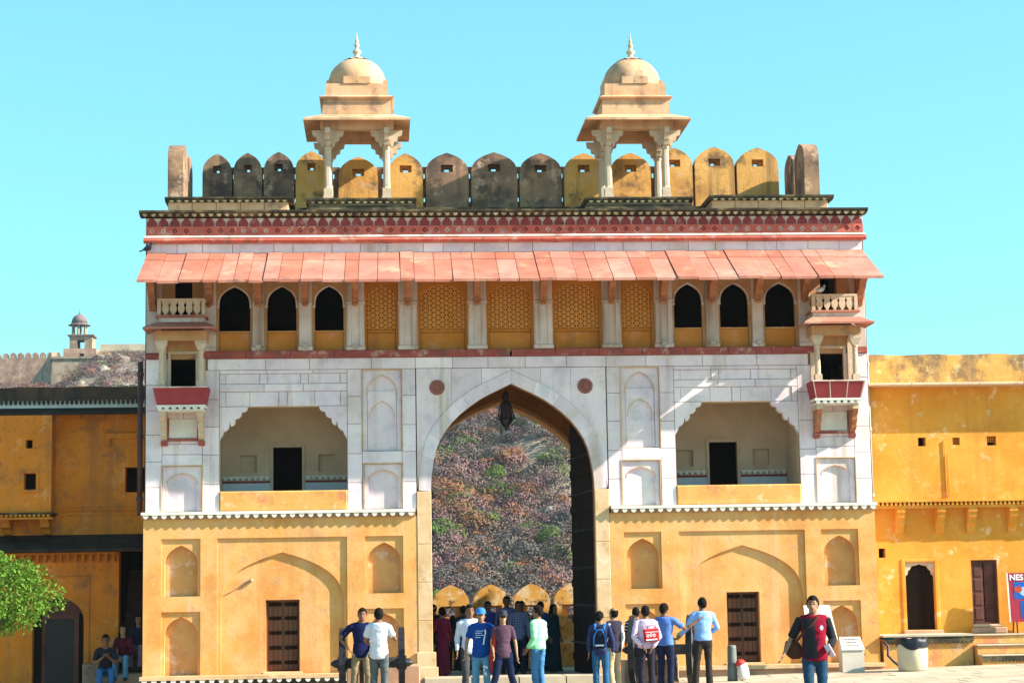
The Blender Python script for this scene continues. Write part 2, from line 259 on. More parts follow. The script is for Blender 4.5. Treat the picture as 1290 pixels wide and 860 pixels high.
    def ball(s, c, r, n=12, m=8):
        vs = []; fs = []
        for j in range(m+1):
            th = math.pi*(0.02+0.96*j/m)
            for k in range(n):
                a = 2*math.pi*k/n; vs.append((c[0]+r[0]*math.sin(th)*math.cos(a), c[1]+r[1]*math.sin(th)*math.sin(a), c[2]-r[2]*math.cos(th)))
        for j in range(m):
            for k in range(n): fs.append((j*n+k, j*n+(k+1) % n, (j+1)*n+(k+1) % n, (j+1)*n+k))
        fs.append(tuple(range(n-1, -1, -1))); q = m*n; fs.append(tuple(range(q, q+n)))
        return s.add(vs, fs)
    def mesh(s, name, smooth=False):
        me = bpy.data.meshes.new(name); me.from_pydata(s.v, [], s.f)
        for m in s.mats: me.materials.append(m)
        me.polygons.foreach_set('material_index', s.mi)
        if smooth: me.polygons.foreach_set('use_smooth', [True]*len(me.polygons))
        me.update(); return me
    def build(s, name, mat=None, parent=None, smooth=False, loc=None, rotz=0.0):
        if mat is not None and not s.mats: s.mats = [M(mat)]
        o = bpy.data.objects.new(name, s.mesh(name, smooth)); COL.objects.link(o)
        if loc: o.location = loc
        if rotz: o.rotation_euler.z = rotz
        if parent: o.parent = parent
        return o
def empty(name, loc=(0, 0, 0), rotz=0.0, parent=None):
    o = bpy.data.objects.new(name, None); COL.objects.link(o); o.location = loc; o.rotation_euler.z = rotz; o.empty_display_size = 0.1
    if parent: o.parent = parent
    return o
def tag(o, label=None, cat=None, group=None, kind=None):
    if label: o['label'] = label
    if cat: o['category'] = cat
    if group: o['group'] = group
    if kind: o['kind'] = kind
    return o
def copy_tree(o, parent=None):
    c = o.copy(); COL.objects.link(c); c.parent = parent
    for ch in list(o.children): copy_tree(ch, c)
    return c

# pointed four-centred arch, unit half-width and unit rise, from springing (1,0) to apex (0,1)
ARCH = [(1,0),(0.998,0.08),(0.985,0.18),(0.962,0.29),(0.93,0.39),(0.88,0.48),(0.815,0.56),(0.73,0.643),(0.63,0.718),(0.52,0.785),(0.40,0.848),(0.27,0.902),(0.13,0.952),(0,1)]
def arch_pts(cx, hw, zs, za, step=1):
    """right springing -> apex -> left springing"""
    a = [(cx+hw*x, zs+(za-zs)*z) for x, z in ARCH[::step]]
    if a[-1][0] != cx: a.append((cx, za))
    return a+[(2*cx-x, z) for x, z in reversed(a[:-1])]
def panel_over(mb, pts, ztop, y0, y1):
    """solid wall piece above a polyline (x descending), up to ztop, with its soffit"""
    for (xa, za), (xb, zb) in zip(pts, pts[1:]):
        if abs(xa-xb) > 1e-6: mb.quad((xa,y0,za),(xa,y0,ztop),(xb,y0,ztop),(xb,y0,zb))
        mb.quad((xa,y0,za),(xb,y0,zb),(xb,y1,zb),(xa,y1,za))
def wall_holes(mb, x0, x1, z0, z1, holes, y, depth):
    xs = sorted({x0, x1, *[h[0] for h in holes], *[h[1] for h in holes]}); zs = sorted({z0, z1, *[h[2] for h in holes], *[h[3] for h in holes]})
    for xa, xb in zip(xs, xs[1:]):
        for za, zb in zip(zs, zs[1:]):
            cx, cz = (xa+xb)/2, (za+zb)/2
            if any(h[0] < cx < h[1] and h[2] < cz < h[3] for h in holes): continue
            mb.quad((xa,y,za),(xb,y,za),(xb,y,zb),(xa,y,zb))
    for hx0, hx1, hz0, hz1 in holes:
        mb.quad((hx0,y,hz0),(hx1,y,hz0),(hx1,y+depth,hz0),(hx0,y+depth,hz0)); mb.quad((hx0,y,hz1),(hx1,y,hz1),(hx1,y+depth,hz1),(hx0,y+depth,hz1))
        mb.quad((hx0,y,hz0),(hx0,y+depth,hz0),(hx0,y+depth,hz1),(hx0,y,hz1)); mb.quad((hx1,y,hz0),(hx1,y+depth,hz0),(hx1,y+depth,hz1),(hx1,y,hz1))
def niche(parent, x0, x1, z0, z1, hw, zs, za, y, d1, d2, mat, matb=None, base=None):
    """sunk rectangular frame with a pointed arch sunk further into it"""
    cx = (x0+x1)/2; mb = MB().use(mat); zb = z0 if base is None else base
    ya, yb = y+d1, y+d1+d2
    p = arch_pts(cx, hw, zs, za)
    panel_over(mb, p, z1, ya, yb)
    for s in (-1, 1):
        xe = x1 if s > 0 else x0; xa = cx+s*hw
        mb.quad((xa,ya,z0),(xe,ya,z0),(xe,ya,z1),(xa,ya,z1)); mb.quad((xa,ya,zb),(xa,yb,zb),(xa,yb,zs),(xa,ya,zs))
    if zb > z0: mb.quad((cx-hw,ya,z0),(cx+hw,ya,z0),(cx+hw,ya,zb),(cx-hw,ya,zb)); mb.quad((cx-hw,ya,zb),(cx+hw,ya,zb),(cx+hw,yb,zb),(cx-hw,yb,zb))
    mb.use(matb or mat); mb.quad((cx-hw-.02,yb,z0-.02),(cx+hw+.02,yb,z0-.02),(cx+hw+.02,yb,za+.02),(cx-hw-.02,yb,za+.02))
    o = mb.build('niche', None, parent)
    if mat == 'marble':     # thin tan bead along the arch
        bd = MB().use('jamb_stone'); p2 = arch_pts(cx, hw+.016, zs, za+.018)
        for (e, f), (g, h), (e2, f2), (g2, h2) in zip(p, p[1:], p2, p2[1:]):
            bd.quad((e,ya-.006,f),(g,ya-.006,h),(g2,ya-.006,h2),(e2,ya-.006,f2)); bd.quad((e2,ya-.006,f2),(g2,ya-.006,h2),(g2,ya,h2),(e2,ya,f2)); bd.quad((e,ya-.006,f),(g,ya-.006,h),(g,ya,h),(e,ya,f))
        bd.build('arch_bead', None, o)
    return o
def teeth(mb, x0, x1, y, z, pitch, hw, h, d, along='x', px=0.0):
    """row of little rounded drops hanging from z, facing -y"""
    n = max(1, int(round((x1-x0)/pitch)))
    for i in range(n):
        c = x0+(i+.5)*(x1-x0)/n
        mb.prism_y([(c-hw,z),(c-hw*.95,z-h*.5),(c-hw*.5,z-h*.88),(c,z-h),(c+hw*.5,z-h*.88),(c+hw*.95,z-h*.5),(c+hw,z)], y, y+d)
def merlon_mb(w, z0, zs, za, th, hole=None, mat='merlon', y=0.0):
    """pointed battlement slab; hole = (half width, z0, z1) wide at the front and narrow at the back"""
    mb = MB().use(mat); hw = w/2
    def out(x):
        a = abs(x)/hw
        for (xa, za_), (xb, zb_) in zip(ARCH, ARCH[1:]):
            if xb <= a <= xa: t = (xa-a)/(xa-xb); return zs+(za-zs)*(za_+(zb_-za_)*t)
        return zs
    base = [x*hw for x, _ in ARCH]+[-x*hw for x, _ in ARCH]
    def layer(y0, y1, h, front=True, back=True):
        xs = sorted({round(q, 5) for q in base+([-h[0], h[0]] if h else [])})
        for xa, xb in zip(xs, xs[1:]):
            za_, zb_ = out(xa), out(xb)
            inh = h and -h[0]-1e-6 <= (xa+xb)/2 <= h[0]
            for yy, on in ((y0, front), (y1, back)):
                if not on: continue
                if inh:
                    mb.quad((xa,yy,z0),(xb,yy,z0),(xb,yy,h[1]),(xa,yy,h[1])); mb.quad((xa,yy,h[2]),(xb,yy,h[2]),(xb,yy,zb_),(xa,yy,za_))
                else: mb.quad((xa,yy,z0),(xb,yy,z0),(xb,yy,zb_),(xa,yy,za_))
            mb.quad((xa,y0,za_),(xb,y0,zb_),(xb,y1,zb_),(xa,y1,za_))
        for x in (-hw, hw): mb.quad((x,y0,z0),(x,y1,z0),(x,y1,zs),(x,y0,zs))
        if h:
            a, b, c = h
            mb.quad((-a,y0,b),(a,y0,b),(a,y1,b),(-a,y1,b)); mb.quad((-a,y0,c),(a,y0,c),(a,y1,c),(-a,y1,c))
            mb.quad((-a,y0,b),(-a,y1,b),(-a,y1,c),(-a,y0,c)); mb.quad((a,y0,b),(a,y1,b),(a,y1,c),(a,y0,c))
    if hole:
        a, b, c = hole; ym = y+th*.5
        layer(y, ym, hole, True, False); layer(ym, y+th, (a*.42, b+(c-b)*.06, b+(c-b)*.8))
    else: layer(y, y+th, None)
    return mb
# ================================================================== ground
def gz(x): return -0.26+0.022*max(-12, min(12, x))
mb = MB(); xs = [-900, -60, -12, -6, 0, 6, 12, 60, 900]; ys = [-900, -60, -20, -10, -5, 0, 6, 9.3]
for xa, xb in zip(xs, xs[1:]):
    for ya, yb in zip(ys, ys[1:]): mb.quad((xa,ya,gz(xa)-.014),(xb,ya,gz(xb)-.014),(xb,yb,gz(xb)-.014),(xa,yb,gz(xa)-.014))
ground = tag(mb.build('plaza_ground', 'ground'), kind='structure')
rp = random.Random(3)
y = -9.0
while y < -0.5:
    d = rp.choice([0.62, 0.74, 0.86]); x = -10.5+rp.random()*.6
    while x < 12:
        wd = rp.uniform(.75, 1.25); g = .005; y1 = min(y+d, -0.42); 
        xa, xb, ya, yb = x+g, x+wd-g, y+g, y1-g; h = rp.uniform(-.004, .004)
        if yb-ya > .15:
            m = MB(); c = .01
            m.add([(xa,ya,gz(xa)-.014+h),(xb,ya,gz(xb)-.014+h),(xb,yb,gz(xb)-.014+h),(xa,yb,gz(xa)-.014+h),(xa+c,ya+c,gz(xa)+h),(xb-c,ya+c,gz(xb)+h),(xb-c,yb-c,gz(xb)+h),(xa+c,yb-c,gz(xa)+h)], [(4,5,6,7),(0,1,5,4),(1,2,6,5),(2,3,7,6),(3,0,4,7)])
            m.build('paving_stone', 'paving', ground)
        x += wd
    y += d

# ================================================================== gatehouse
gate = tag(empty('gatehouse'), 'tall yellow and white arched gatehouse with battlements and two rooftop domed kiosks', 'gatehouse')
W = 7.56
def mir(s, a, b): return (a, b) if s > 0 else (-b, -a)
rs = random.Random(11)
def slabs(x0, x1, z0, z1, nw, nh, y=0.0, y1=0.034, mat='marble', g=0.009, name='marble_slab', off=True):
    rows = max(1, int(round((z1-z0)/nh))); zz = [z0]
    for i in range(1, rows): zz.append(z0+(z1-z0)*i/rows+rs.uniform(-.05, .05)*(z1-z0)/rows)
    zz.append(z1)
    for r, (za, zb) in enumerate(zip(zz, zz[1:])):
        n = max(1, int(round((x1-x0)/nw))); cuts = [x0]
        for i in range(1, n): cuts.append(x0+(x1-x0)*(i+rs.uniform(-.22, .22))/n)
        cuts.append(x1)
        for xa, xb in zip(cuts, cuts[1:]):
            dy = rs.uniform(-.002, .002)
            MB().slab(xa+g/2, xb-g/2, za+g/2, zb-g/2, y+dy, y1, .005).build(name, mat, gate)

# ---- shell: sides, back, roof, inner floors, passage
s_ = MB()
for sx in (-1, 1):
    s_.use('jamb_stone'); x = sx*(W+.02)
    s_.quad((x,.034,-.6),(x,5,-.6),(x,5,9.5),(x,.034,9.5))
s_.use('plaster'); b_arch = arch_pts(0, 1.95, 3.7, 5.93)
panel_over(s_, b_arch, 9.5, 5.0, 4.2)
for sx in (-1, 1):
    s_.quad((sx*1.95,5,-.6),(sx*W,5,-.6),(sx*W,5,9.5),(sx*1.95,5,9.5))
s_.build('shell_wall', None, gate)
s_ = MB().use('roof_top'); s_.box(-W, W, -.08, 5, 9.44, 9.5); s_.build('roof', None, gate)
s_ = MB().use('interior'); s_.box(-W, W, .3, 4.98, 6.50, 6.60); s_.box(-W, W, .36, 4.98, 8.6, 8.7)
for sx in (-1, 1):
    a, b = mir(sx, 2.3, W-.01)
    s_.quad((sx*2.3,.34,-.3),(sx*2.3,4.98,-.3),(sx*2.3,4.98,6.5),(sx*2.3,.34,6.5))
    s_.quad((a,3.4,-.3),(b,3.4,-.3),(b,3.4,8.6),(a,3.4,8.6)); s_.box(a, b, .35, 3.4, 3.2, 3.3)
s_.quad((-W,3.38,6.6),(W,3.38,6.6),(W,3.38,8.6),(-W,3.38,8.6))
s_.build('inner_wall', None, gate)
# passage: vault between the two arches
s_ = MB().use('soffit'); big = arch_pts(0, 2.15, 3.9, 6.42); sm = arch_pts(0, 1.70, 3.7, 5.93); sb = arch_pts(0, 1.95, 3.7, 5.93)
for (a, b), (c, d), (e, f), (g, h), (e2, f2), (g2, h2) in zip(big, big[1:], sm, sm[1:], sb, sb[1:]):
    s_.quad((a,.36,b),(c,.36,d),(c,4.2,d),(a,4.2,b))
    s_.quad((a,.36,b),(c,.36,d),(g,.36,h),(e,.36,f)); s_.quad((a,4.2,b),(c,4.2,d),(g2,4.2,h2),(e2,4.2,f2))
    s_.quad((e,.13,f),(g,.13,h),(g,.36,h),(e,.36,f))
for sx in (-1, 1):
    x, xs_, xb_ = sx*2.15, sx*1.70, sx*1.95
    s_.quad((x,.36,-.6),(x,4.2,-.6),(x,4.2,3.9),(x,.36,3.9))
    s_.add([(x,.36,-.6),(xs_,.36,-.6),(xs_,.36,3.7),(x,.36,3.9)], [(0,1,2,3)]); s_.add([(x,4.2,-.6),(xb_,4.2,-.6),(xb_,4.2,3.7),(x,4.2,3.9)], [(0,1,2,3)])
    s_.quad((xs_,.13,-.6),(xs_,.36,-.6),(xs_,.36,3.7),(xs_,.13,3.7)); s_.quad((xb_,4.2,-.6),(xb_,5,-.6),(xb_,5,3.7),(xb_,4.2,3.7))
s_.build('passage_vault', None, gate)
# moulding round the inner arch
m = MB().use('upper_cream'); sb2 = arch_pts(0, 2.02, 3.7, 6.02)
for (e, f), (g, h), (e2, f2), (g2, h2) in zip(sb, sb[1:], sb2, sb2[1:]):
    m.quad((e,4.17,f),(g,4.17,h),(g2,4.17,h2),(e2,4.17,f2)); m.quad((e2,4.17,f2),(g2,4.17,h2),(g2,4.2,h2),(e2,4.2,f2)); m.quad((e,4.17,f),(g,4.17,h),(g,4.2,h),(e,4.2,f))
m.build('inner_arch_moulding', None, gate)
# passage floor slabs
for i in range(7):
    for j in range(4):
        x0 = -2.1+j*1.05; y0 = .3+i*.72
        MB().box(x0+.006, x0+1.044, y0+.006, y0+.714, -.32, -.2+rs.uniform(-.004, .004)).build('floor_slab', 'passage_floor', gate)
# raised threshold
for j in range(4):
    x0 = -1.9+j*.95
    m = MB(); m.frustum((x0+.004, x0+.946, -.95, .28), (x0+.014, x0+.936, -.9, .28), -.5, -.085+rs.uniform(-.004, .004)); m.build('threshold_slab', 'paving', gate)

# ---- lower plastered storey (both halves)
for s in (-1, 1):
    m = MB().use('plaster')
    a, b = mir(s, 2.0, W+.03)
    holes = [(*mir(s, 6.43, 7.22), .04, 1.32), (*mir(s, 6.43, 7.22), 1.63, 2.80), (*mir(s, 2.29, 3.07), .04, 1.32), (*mir(s, 2.29, 3.07), 1.63, 2.80), (*mir(s, 3.44, 6.09), .04, 2.80)]
    wall_holes(m, a, b, -.45, 3.2, holes, -.02, .062)
    m.quad((s*(W+.03),-.02,-.45),(s*(W+.03),.6,-.45),(s*(W+.03),.6,3.2),(s*(W+.03),-.02,3.2))
    m.build('plaster_wall', None, gate)
    for x0, x1 in ((6.43, 7.22), (2.29, 3.07)):
        a, b = mir(s, x0, x1)
        for z0, z1, za in ((.04, 1.32, 1.22), (1.63, 2.80, 2.67)):
            niche(gate, a, b, z0, z1, .335, za-.42, za, -.02, .045, .125, 'plaster', 'plaster_recess')
    # blind arch with the door
    a, b = mir(s, 3.44, 6.09); cx = s*4.765
    m = MB().use('plaster'); y0, y1 = .02, .078
    pts = arch_pts(cx, 1.25, 1.42, 2.5); panel_over(m, pts, 2.8, y0, y1)
    for q in (-1, 1):
        xe = b if q > 0 else a; xa = cx+q*1.25
        m.quad((xa,y0,.04),(xe,y0,.04),(xe,y0,2.8),(xa,y0,2.8)); m.quad((xa,y0,.04),(xa,y1,.04),(xa,y1,1.42),(xa,y0,1.42))
    dh = (cx-.345, cx+.345, .08, 1.53)
    wall_holes(m, cx-1.27, cx+1.27, .02, 2.52, [dh], y1, .16)
    m.build('blind_arch', None, gate)
    # door: frame + leaves of planks + cross battens
    d = MB().use('wood'); d.box(cx-.33, cx+.33, .27, .30, .09, 1.52); door = d.build('door', None, gate)
    for q in (-1, 1):
        x0, x1 = sorted((cx+q*.345, cx+q*.305)); MB().box(x0, x1, .235, .27, .08, 1.53).build('door_frame', 'wood', door)
        for k in range(3):
            xa = cx+q*(.01+.098*k); xb = cx+q*(.01+.098*k+.092); x0, x1 = sorted((xa, xb))
            MB().slab(x0, x1, .10, 1.50, .252, .27, .006).build('plank', 'wood', door)
        for z in (.22, .52, .82, 1.12, 1.4):
            x0, x1 = sorted((cx+q*.03, cx+q*.29)); MB().slab(x0, x1, z, z+.075, .236, .252, .008).build('batten', 'gate_wood', door)
    MB().box(cx-.345, cx+.345, .235, .27, 1.49, 1.53).build('door_frame', 'wood', door)
    MB().slab(cx-.42, cx+.42, 1.535, 1.575, .10, .13).build('door_lintel', 'plaster_recess', gate)
    MB().slab(cx-.40, cx+.40, .0, .075, .02, .28).build('door_step', 'jamb_stone', gate)
    # base ledge with drops
    a, b = mir(s, 2.02, W+.06)
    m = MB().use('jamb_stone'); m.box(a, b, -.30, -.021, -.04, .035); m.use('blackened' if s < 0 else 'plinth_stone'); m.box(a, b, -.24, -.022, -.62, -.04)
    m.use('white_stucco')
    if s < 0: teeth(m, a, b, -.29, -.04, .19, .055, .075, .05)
    tag(m.build('base_ledge', None, gate), kind='stuff')
    # cornice between the storeys with hanging drops
    a, b = mir(s, 2.03, W+.07)
    m = MB().use('white_stucco'); m.box(a, b, -.125, .0, 3.285, 3.345); m.use('marble_grout'); m.box(a, b, -.06, .0, 3.2, 3.285)
    m.use('white_stucco'); teeth(m, a, b, -.115, 3.285, .185, .055, .08, .055)
    tag(m.build('drop_cornice', None, gate), kind='stuff')

# ---- central arch: jambs, voussoirs, spandrels
for s in (-1, 1):
    for i in range(5):
        z0 = -.5+i*.78; a, b = mir(s, 1.70, 1.995)
        MB().slab(a, b, z0+.003, z0+.777 if i < 4 else 3.7, -.03, .13, .008).build('jamb_stone', 'jamb_stone', gate)
    a, b = mir(s, 1.64, 2.03); MB().slab(a, b, -.5, .42, -.08, -.031, .01).build('jamb_base', 'jamb_stone', gate)
    a, b = mir(s, 1.60, 2.05); MB().slab(a, b, -.5, .12, -.14, -.081, .01).build('jamb_foot', 'jamb_stone', gate)
    ins = [(s*x, z) for x, z in [(1.70*x, 3.7+2.23*z) for x, z in ARCH]]
    ext = [(s*x, z) for x, z in [(1.955*x, 3.72+2.49*z) for x, z in ARCH]]
    cut = [0, 3, 5, 7, 9, 11, 13]
    for i0, i1 in zip(cut, cut[1:]):
        poly = [Vector((*p,)) for p in ins[i0:i1+1]]+[Vector((*p,)) for p in reversed(ext[i0:i1+1])]
        c = sum(poly, Vector((0, 0)))/len(poly); poly = [tuple(c+(p-c)*.994) for p in poly]
        MB().prism_y(poly, -.012+rs.uniform(-.002, .002), .13).build('voussoir', 'marble', gate)
    # spandrel slabs above the ring
    sp = [(s*1.985, 3.72)]+ext
    for x0, x1 in ((0, .62), (.62, 1.25), (1.25, 1.985)):
        pts = []
        for k in range(15):
            x = x0+(x1-x0)*k/14
            e2 = [(abs(px), pz) for px, pz in ext]+[(0, 6.21)]
            z = 3.72
            for (xa, za), (xb, zb) in zip(e2, e2[1:]):
                if xb <= x <= xa and xa > xb: z = za+(zb-za)*(xa-x)/(xa-xb); break
            pts.append((s*(x+(.003 if k == 0 else -.003 if k == 14 else 0)), z+.006))
        if x1 > 1.9: pts.append((s*1.982, 3.75))
        poly = pts+[(pts[-1][0], 6.255), (pts[0][0], 6.255)]
        MB().prism_y(poly, .004, .034).build('spandrel_slab', 'marble', gate)
    # red stone roundel
    m = MB(); cx, cz = s*1.55, 5.86; n = 24
    def disc(r0, r1, y0, y1):
        for k in range(n):
            a0, a1 = 2*math.pi*k/n, 2*math.pi*(k+1)/n
            m.quad((cx+r0*math.cos(a0),y0,cz+r0*math.sin(a0)),(cx+r0*math.cos(a1),y0,cz+r0*math.sin(a1)),(cx+r1*math.cos(a1),y1,cz+r1*math.sin(a1)),(cx+r1*math.cos(a0),y1,cz+r1*math.sin(a0)))
    m.use('roundel_red'); disc(0.0, .05, -.03, -.026); disc(.05, .055, -.026, -.012); disc(.055, .10, -.012, -.012); disc(.10, .105, -.012, -.024); disc(.105, .155, -.024, -.02); disc(.155, .162, -.02, .004)
    for k in range(10):
        a = 2*math.pi*k/10; m.ball((cx+.078*math.cos(a), -.012, cz+.078*math.sin(a)), (.018, .012, .018), 6, 4)
    m.build('roundel', None, gate)

# ---- marble storey
for s in (-1, 1):
    m = MB().use('marble_grout'); a, b = mir(s, 2.0, W)
    wall_holes(m, a, b, 3.3, 6.52, [(*mir(s, 3.43, 6.04), 3.3, 5.6), (*mir(s, 2.30, 3.10), 4.56, 6.24), (*mir(s, 2.30, 3.07), 3.36, 4.28), (*mir(s, 6.41, 7.21), 3.36, 4.28), (*mir(s, 6.55, 7.05), 5.86, 6.6)], .03, .05)
    m.build('backing_wall', None, gate)
    def S(x0, x1, z0, z1, nw, nh, **k): slabs(*mir(s, x0, x1), z0, z1, nw, nh, **k)
    S(2.0, 6.30, 6.26, 6.5, 1.0, .3)
    S(2.0, 2.29, 3.345, 6.26, .4, .62); S(3.11, 3.42, 3.345, 6.26, .4, .6); S(6.05, 6.40, 3.345, 6.26, .4, .55)
    S(2.29, 3.11, 4.29, 4.55, .9, .3); S(2.29, 3.11, 6.25, 6.26, 9, 9)
    S(6.40, 7.22, 4.29, 4.74, .8, .24); S(6.40, 7.22, 4.74, 5.40, .5, .33); S(7.22, W, 3.345, 6.5, .5, .5); S(6.40, 6.54, 5.4, 6.5, .3, .4); S(7.06, 7.22, 5.4, 6.5, .3, .4); S(6.54, 7.06, 5.40, 5.85, .6, .5)
    # over the bay: framed sunk panels in two rows
    S(3.42, 6.05, 6.18, 6.26, .9, .2); S(3.42, 6.05, 5.81, 5.97, .9, .2)
    for x0, x1 in ((3.42, 3.56), (4.22, 4.38), (5.06, 5.22), (5.92, 6.05)): S(x0, x1, 5.97, 6.18, .5, .3)
    for x0, x1 in ((3.56, 4.22), (4.38, 5.06), (5.22, 5.92)): S(x0, x1, 5.97, 6.18, 1, .3, y=.02)
    for x0, x1 in ((3.42, 3.56), (4.65, 4.83), (5.92, 6.05)): S(x0, x1, 5.5, 5.81, .5, .4)
    for x0, x1 in ((3.56, 4.65), (4.83, 5.92)): S(x0, x1, 5.5, 5.81, .55, .4, y=.018)
    # cusped spandrels of the bay
    cusp = [(.73,5.495),(.755,5.42),(.80,5.39),(.855,5.385),(.875,5.30),(.93,5.255),(.985,5.25),(1.0,5.15),(1.04,5.105),(1.085,5.10),(1.10,5.19),(1.125,5.06),(1.18,5.0),(1.225,4.985),(1.25,4.91),(1.29,4.85),(1.31,4.80)]
    for q in (-1, 1):
        cx = s*4.735; poly = [(cx+q*x, z) for x, z in cusp]+[(cx+q*1.312, 5.495)]
        mm = MB(); pts = [(cx+q*x, z) for x, z in cusp]
        panel_over(mm, pts, 5.496, 0.0, .16)
        mm.build('cusped_spandrel', 'marble', gate)
    # lintel soffit + bay jambs
    a, b = mir(s, 3.42, 6.05); m = MB().use('loggia'); m.box(a, b, .036, .30, 5.497, 5.62)
    for q in (-1, 1):
        xj = cx+q*1.314; x0, x1 = sorted((xj, cx+q*1.40)); m.box(x0, x1, .036, .30, 3.3, 5.497)
    m.build('bay_reveal', None, gate)
    # room behind the bay
    m = MB().use('loggia'); xa, xb, yb = cx-1.40, cx+1.40, 1.8
    dw = (cx-.31, cx+.31, 3.45, 4.78)
    wall_holes(m, xa, xb, 3.45, 5.75, [dw, (cx-1.02, cx-.66, 4.25, 4.62), (cx+.66, cx+1.02, 4.25, 4.62)], yb, .12)
    for q in (-1, 1): m.quad((cx+q*.64,yb+.11,4.2),(cx+q*1.04,yb+.11,4.2),(cx+q*1.04,yb+.11,4.66),(cx+q*.64,yb+.11,4.66))
    for x in (xa, xb): m.quad((x,.30,3.45),(x,yb,3.45),(x,yb,5.75),(x,.30,5.75))
    m.quad((xa,.30,5.75),(xb,.30,5.75),(xb,yb,5.75),(xa,yb,5.75)); m.quad((xa,.30,3.45),(xb,.30,3.45),(xb,yb,3.45),(xa,yb,3.45))
    m.build('loggia_room', None, gate)
    fr = MB().use('pillar_stone')
    for x0, x1 in ((cx-.37, cx-.31), (cx+.31, cx+.37)): fr.box(x0, x1, yb-.04, yb-.002, 3.45, 4.84)
    fr.box(cx-.31, cx+.31, yb-.04, yb-.002, 4.78, 4.84); fr.build('door_surround', None, gate)
    for q in (-1, 1):
        x0, x1 = sorted((cx+q*.375, cx+q*1.39)); m = MB().use('marble_dado'); m.box(x0, x1, yb-.02, yb-.001, 3.46, 4.02)
        m.use('dark_red'); m.box(x0, x1, yb-.045, yb-.001, 4.02, 4.06); m.use('white_stucco'); m.box(x0, x1, yb-.05, yb-.001, 4.13, 4.16); teeth(m, x0, x1, yb-.045, 4.13, .12, .04, .06, .03)
        tag(m.build('dado', None, gate), kind='stuff')
    # ochre sill block
    a, b = mir(s, 3.42, 6.05); MB().slab(a+.003, b-.003, 3.347, 3.755, -.03, .28, .025).build('sill_block', 'sill_block', gate)
    # niches in marble
    niche(gate, *mir(s, 2.29, 3.08), 3.36, 4.29, .30, 3.93, 4.16, 0, .04, .05, 'marble')
    niche(gate, *mir(s, 6.40, 7.22), 3.36, 4.29, .30, 3.93, 4.14, 0, .04, .05, 'marble')
    niche(gate, *mir(s, 2.29, 3.11), 4.56, 6.24, .31, 5.72, 6.14, 0, .04, .045, 'marble')
    x0, x1 = mir(s, 2.40, 3.00); niche(gate, x0, x1, 4.57, 5.80, .255, 5.22, 5.58, .058, .006, .02, 'marble')
    # thin mouldings round the niche frames
    for (x0, x1, z0, z1) in ((2.29, 3.08, 3.36, 4.29), (6.40, 7.22, 3.36, 4.29), (2.29, 3.11, 4.56, 6.24)):
        a, b = mir(s, x0, x1); m = MB().use('jamb_stone')
        m.box(a-.018, a, -.012, .03, z0, z1+.018); m.box(b, b+.018, -.012, .03, z0, z1+.018); m.box(a, b, -.012, .03, z1, z1+.018)
        m.build('frame_moulding', None, gate)
    # red string band
    a, b = mir(s, .02, 6.42); n = 7
    for k in range(n):
        xa, xb = a+(b-a)*k/n, a+(b-a)*(k+1)/n; MB().slab(xa+.002, xb-.002, 6.505, 6.65, -.07, .05, .012).build('red_band', 'red_paint', gate)
    a, b = mir(s, 7.2, W+.01); MB().slab(a, b, 6.505, 6.62, -.04, .05, .012).build('red_band', 'red_paint', gate)
slabs(-2.0, 2.0, 6.262, 6.5, .8, .3, y=-.006)

# ---- arcaded upper storey
bays = []
for s in (-1, 1):
    for x0, x1, k in ((5.37, 6.13, 'w'), (4.41, 5.13, 'w'), (3.43, 4.14, 'w'), (2.34, 3.05, 'j'), (.89, 1.94, 'j')): bays.append((*mir(s, x0, x1), k))
bays.append((-.5, .5, 'j'))
cols = [mir(s, *c) for s in (-1, 1) for c in ((6.13, 6.37), (5.13, 5.37), (4.14, 4.41), (3.05, 3.43), (1.94, 2.34), (.5, .89))]
for a, b in cols:
    c = (a+b)/2; m = MB().use('column'); m.slab(a, b, 6.652, 8.34, -.03, .36, .012); o = m.build('column', None, gate)
    q = (b-a)/2
    if q > .16:
        for xx in (c-.13, c+.13): MB().slab(xx-.045, xx+.045, 6.745, 7.615, -.055, -.031, .006).build('column_rib', 'column', o)
    MB().slab(c-q-.015, c+q+.015, 6.654, 6.74, -.06, -.032, .01).build('column_base', 'column', o); MB().slab(c-q-.012, c+q+.012, 7.62, 7.68, -.055, -.032, .01).build('column_capital', 'column', o)
    br = MB(); prof = [(-.032,7.62),(-.10,7.60),(-.15,7.66),(-.14,7.74),(-.20,7.78),(-.27,7.80),(-.30,7.90),(-.42,7.94),(-.50,8.02),(-.66,8.04),(-.80,8.07),(-.84,8.16),(-.032,8.39)]
    br.prism_x(prof, c-.07, c+.07); bo = br.build('chajja_bracket', 'bracket_red', gate)
    MB().ball((c, -.13, 7.61), (.055, .05, .05), 8, 6).build('bracket_pendant', 'bracket_red', bo, True)
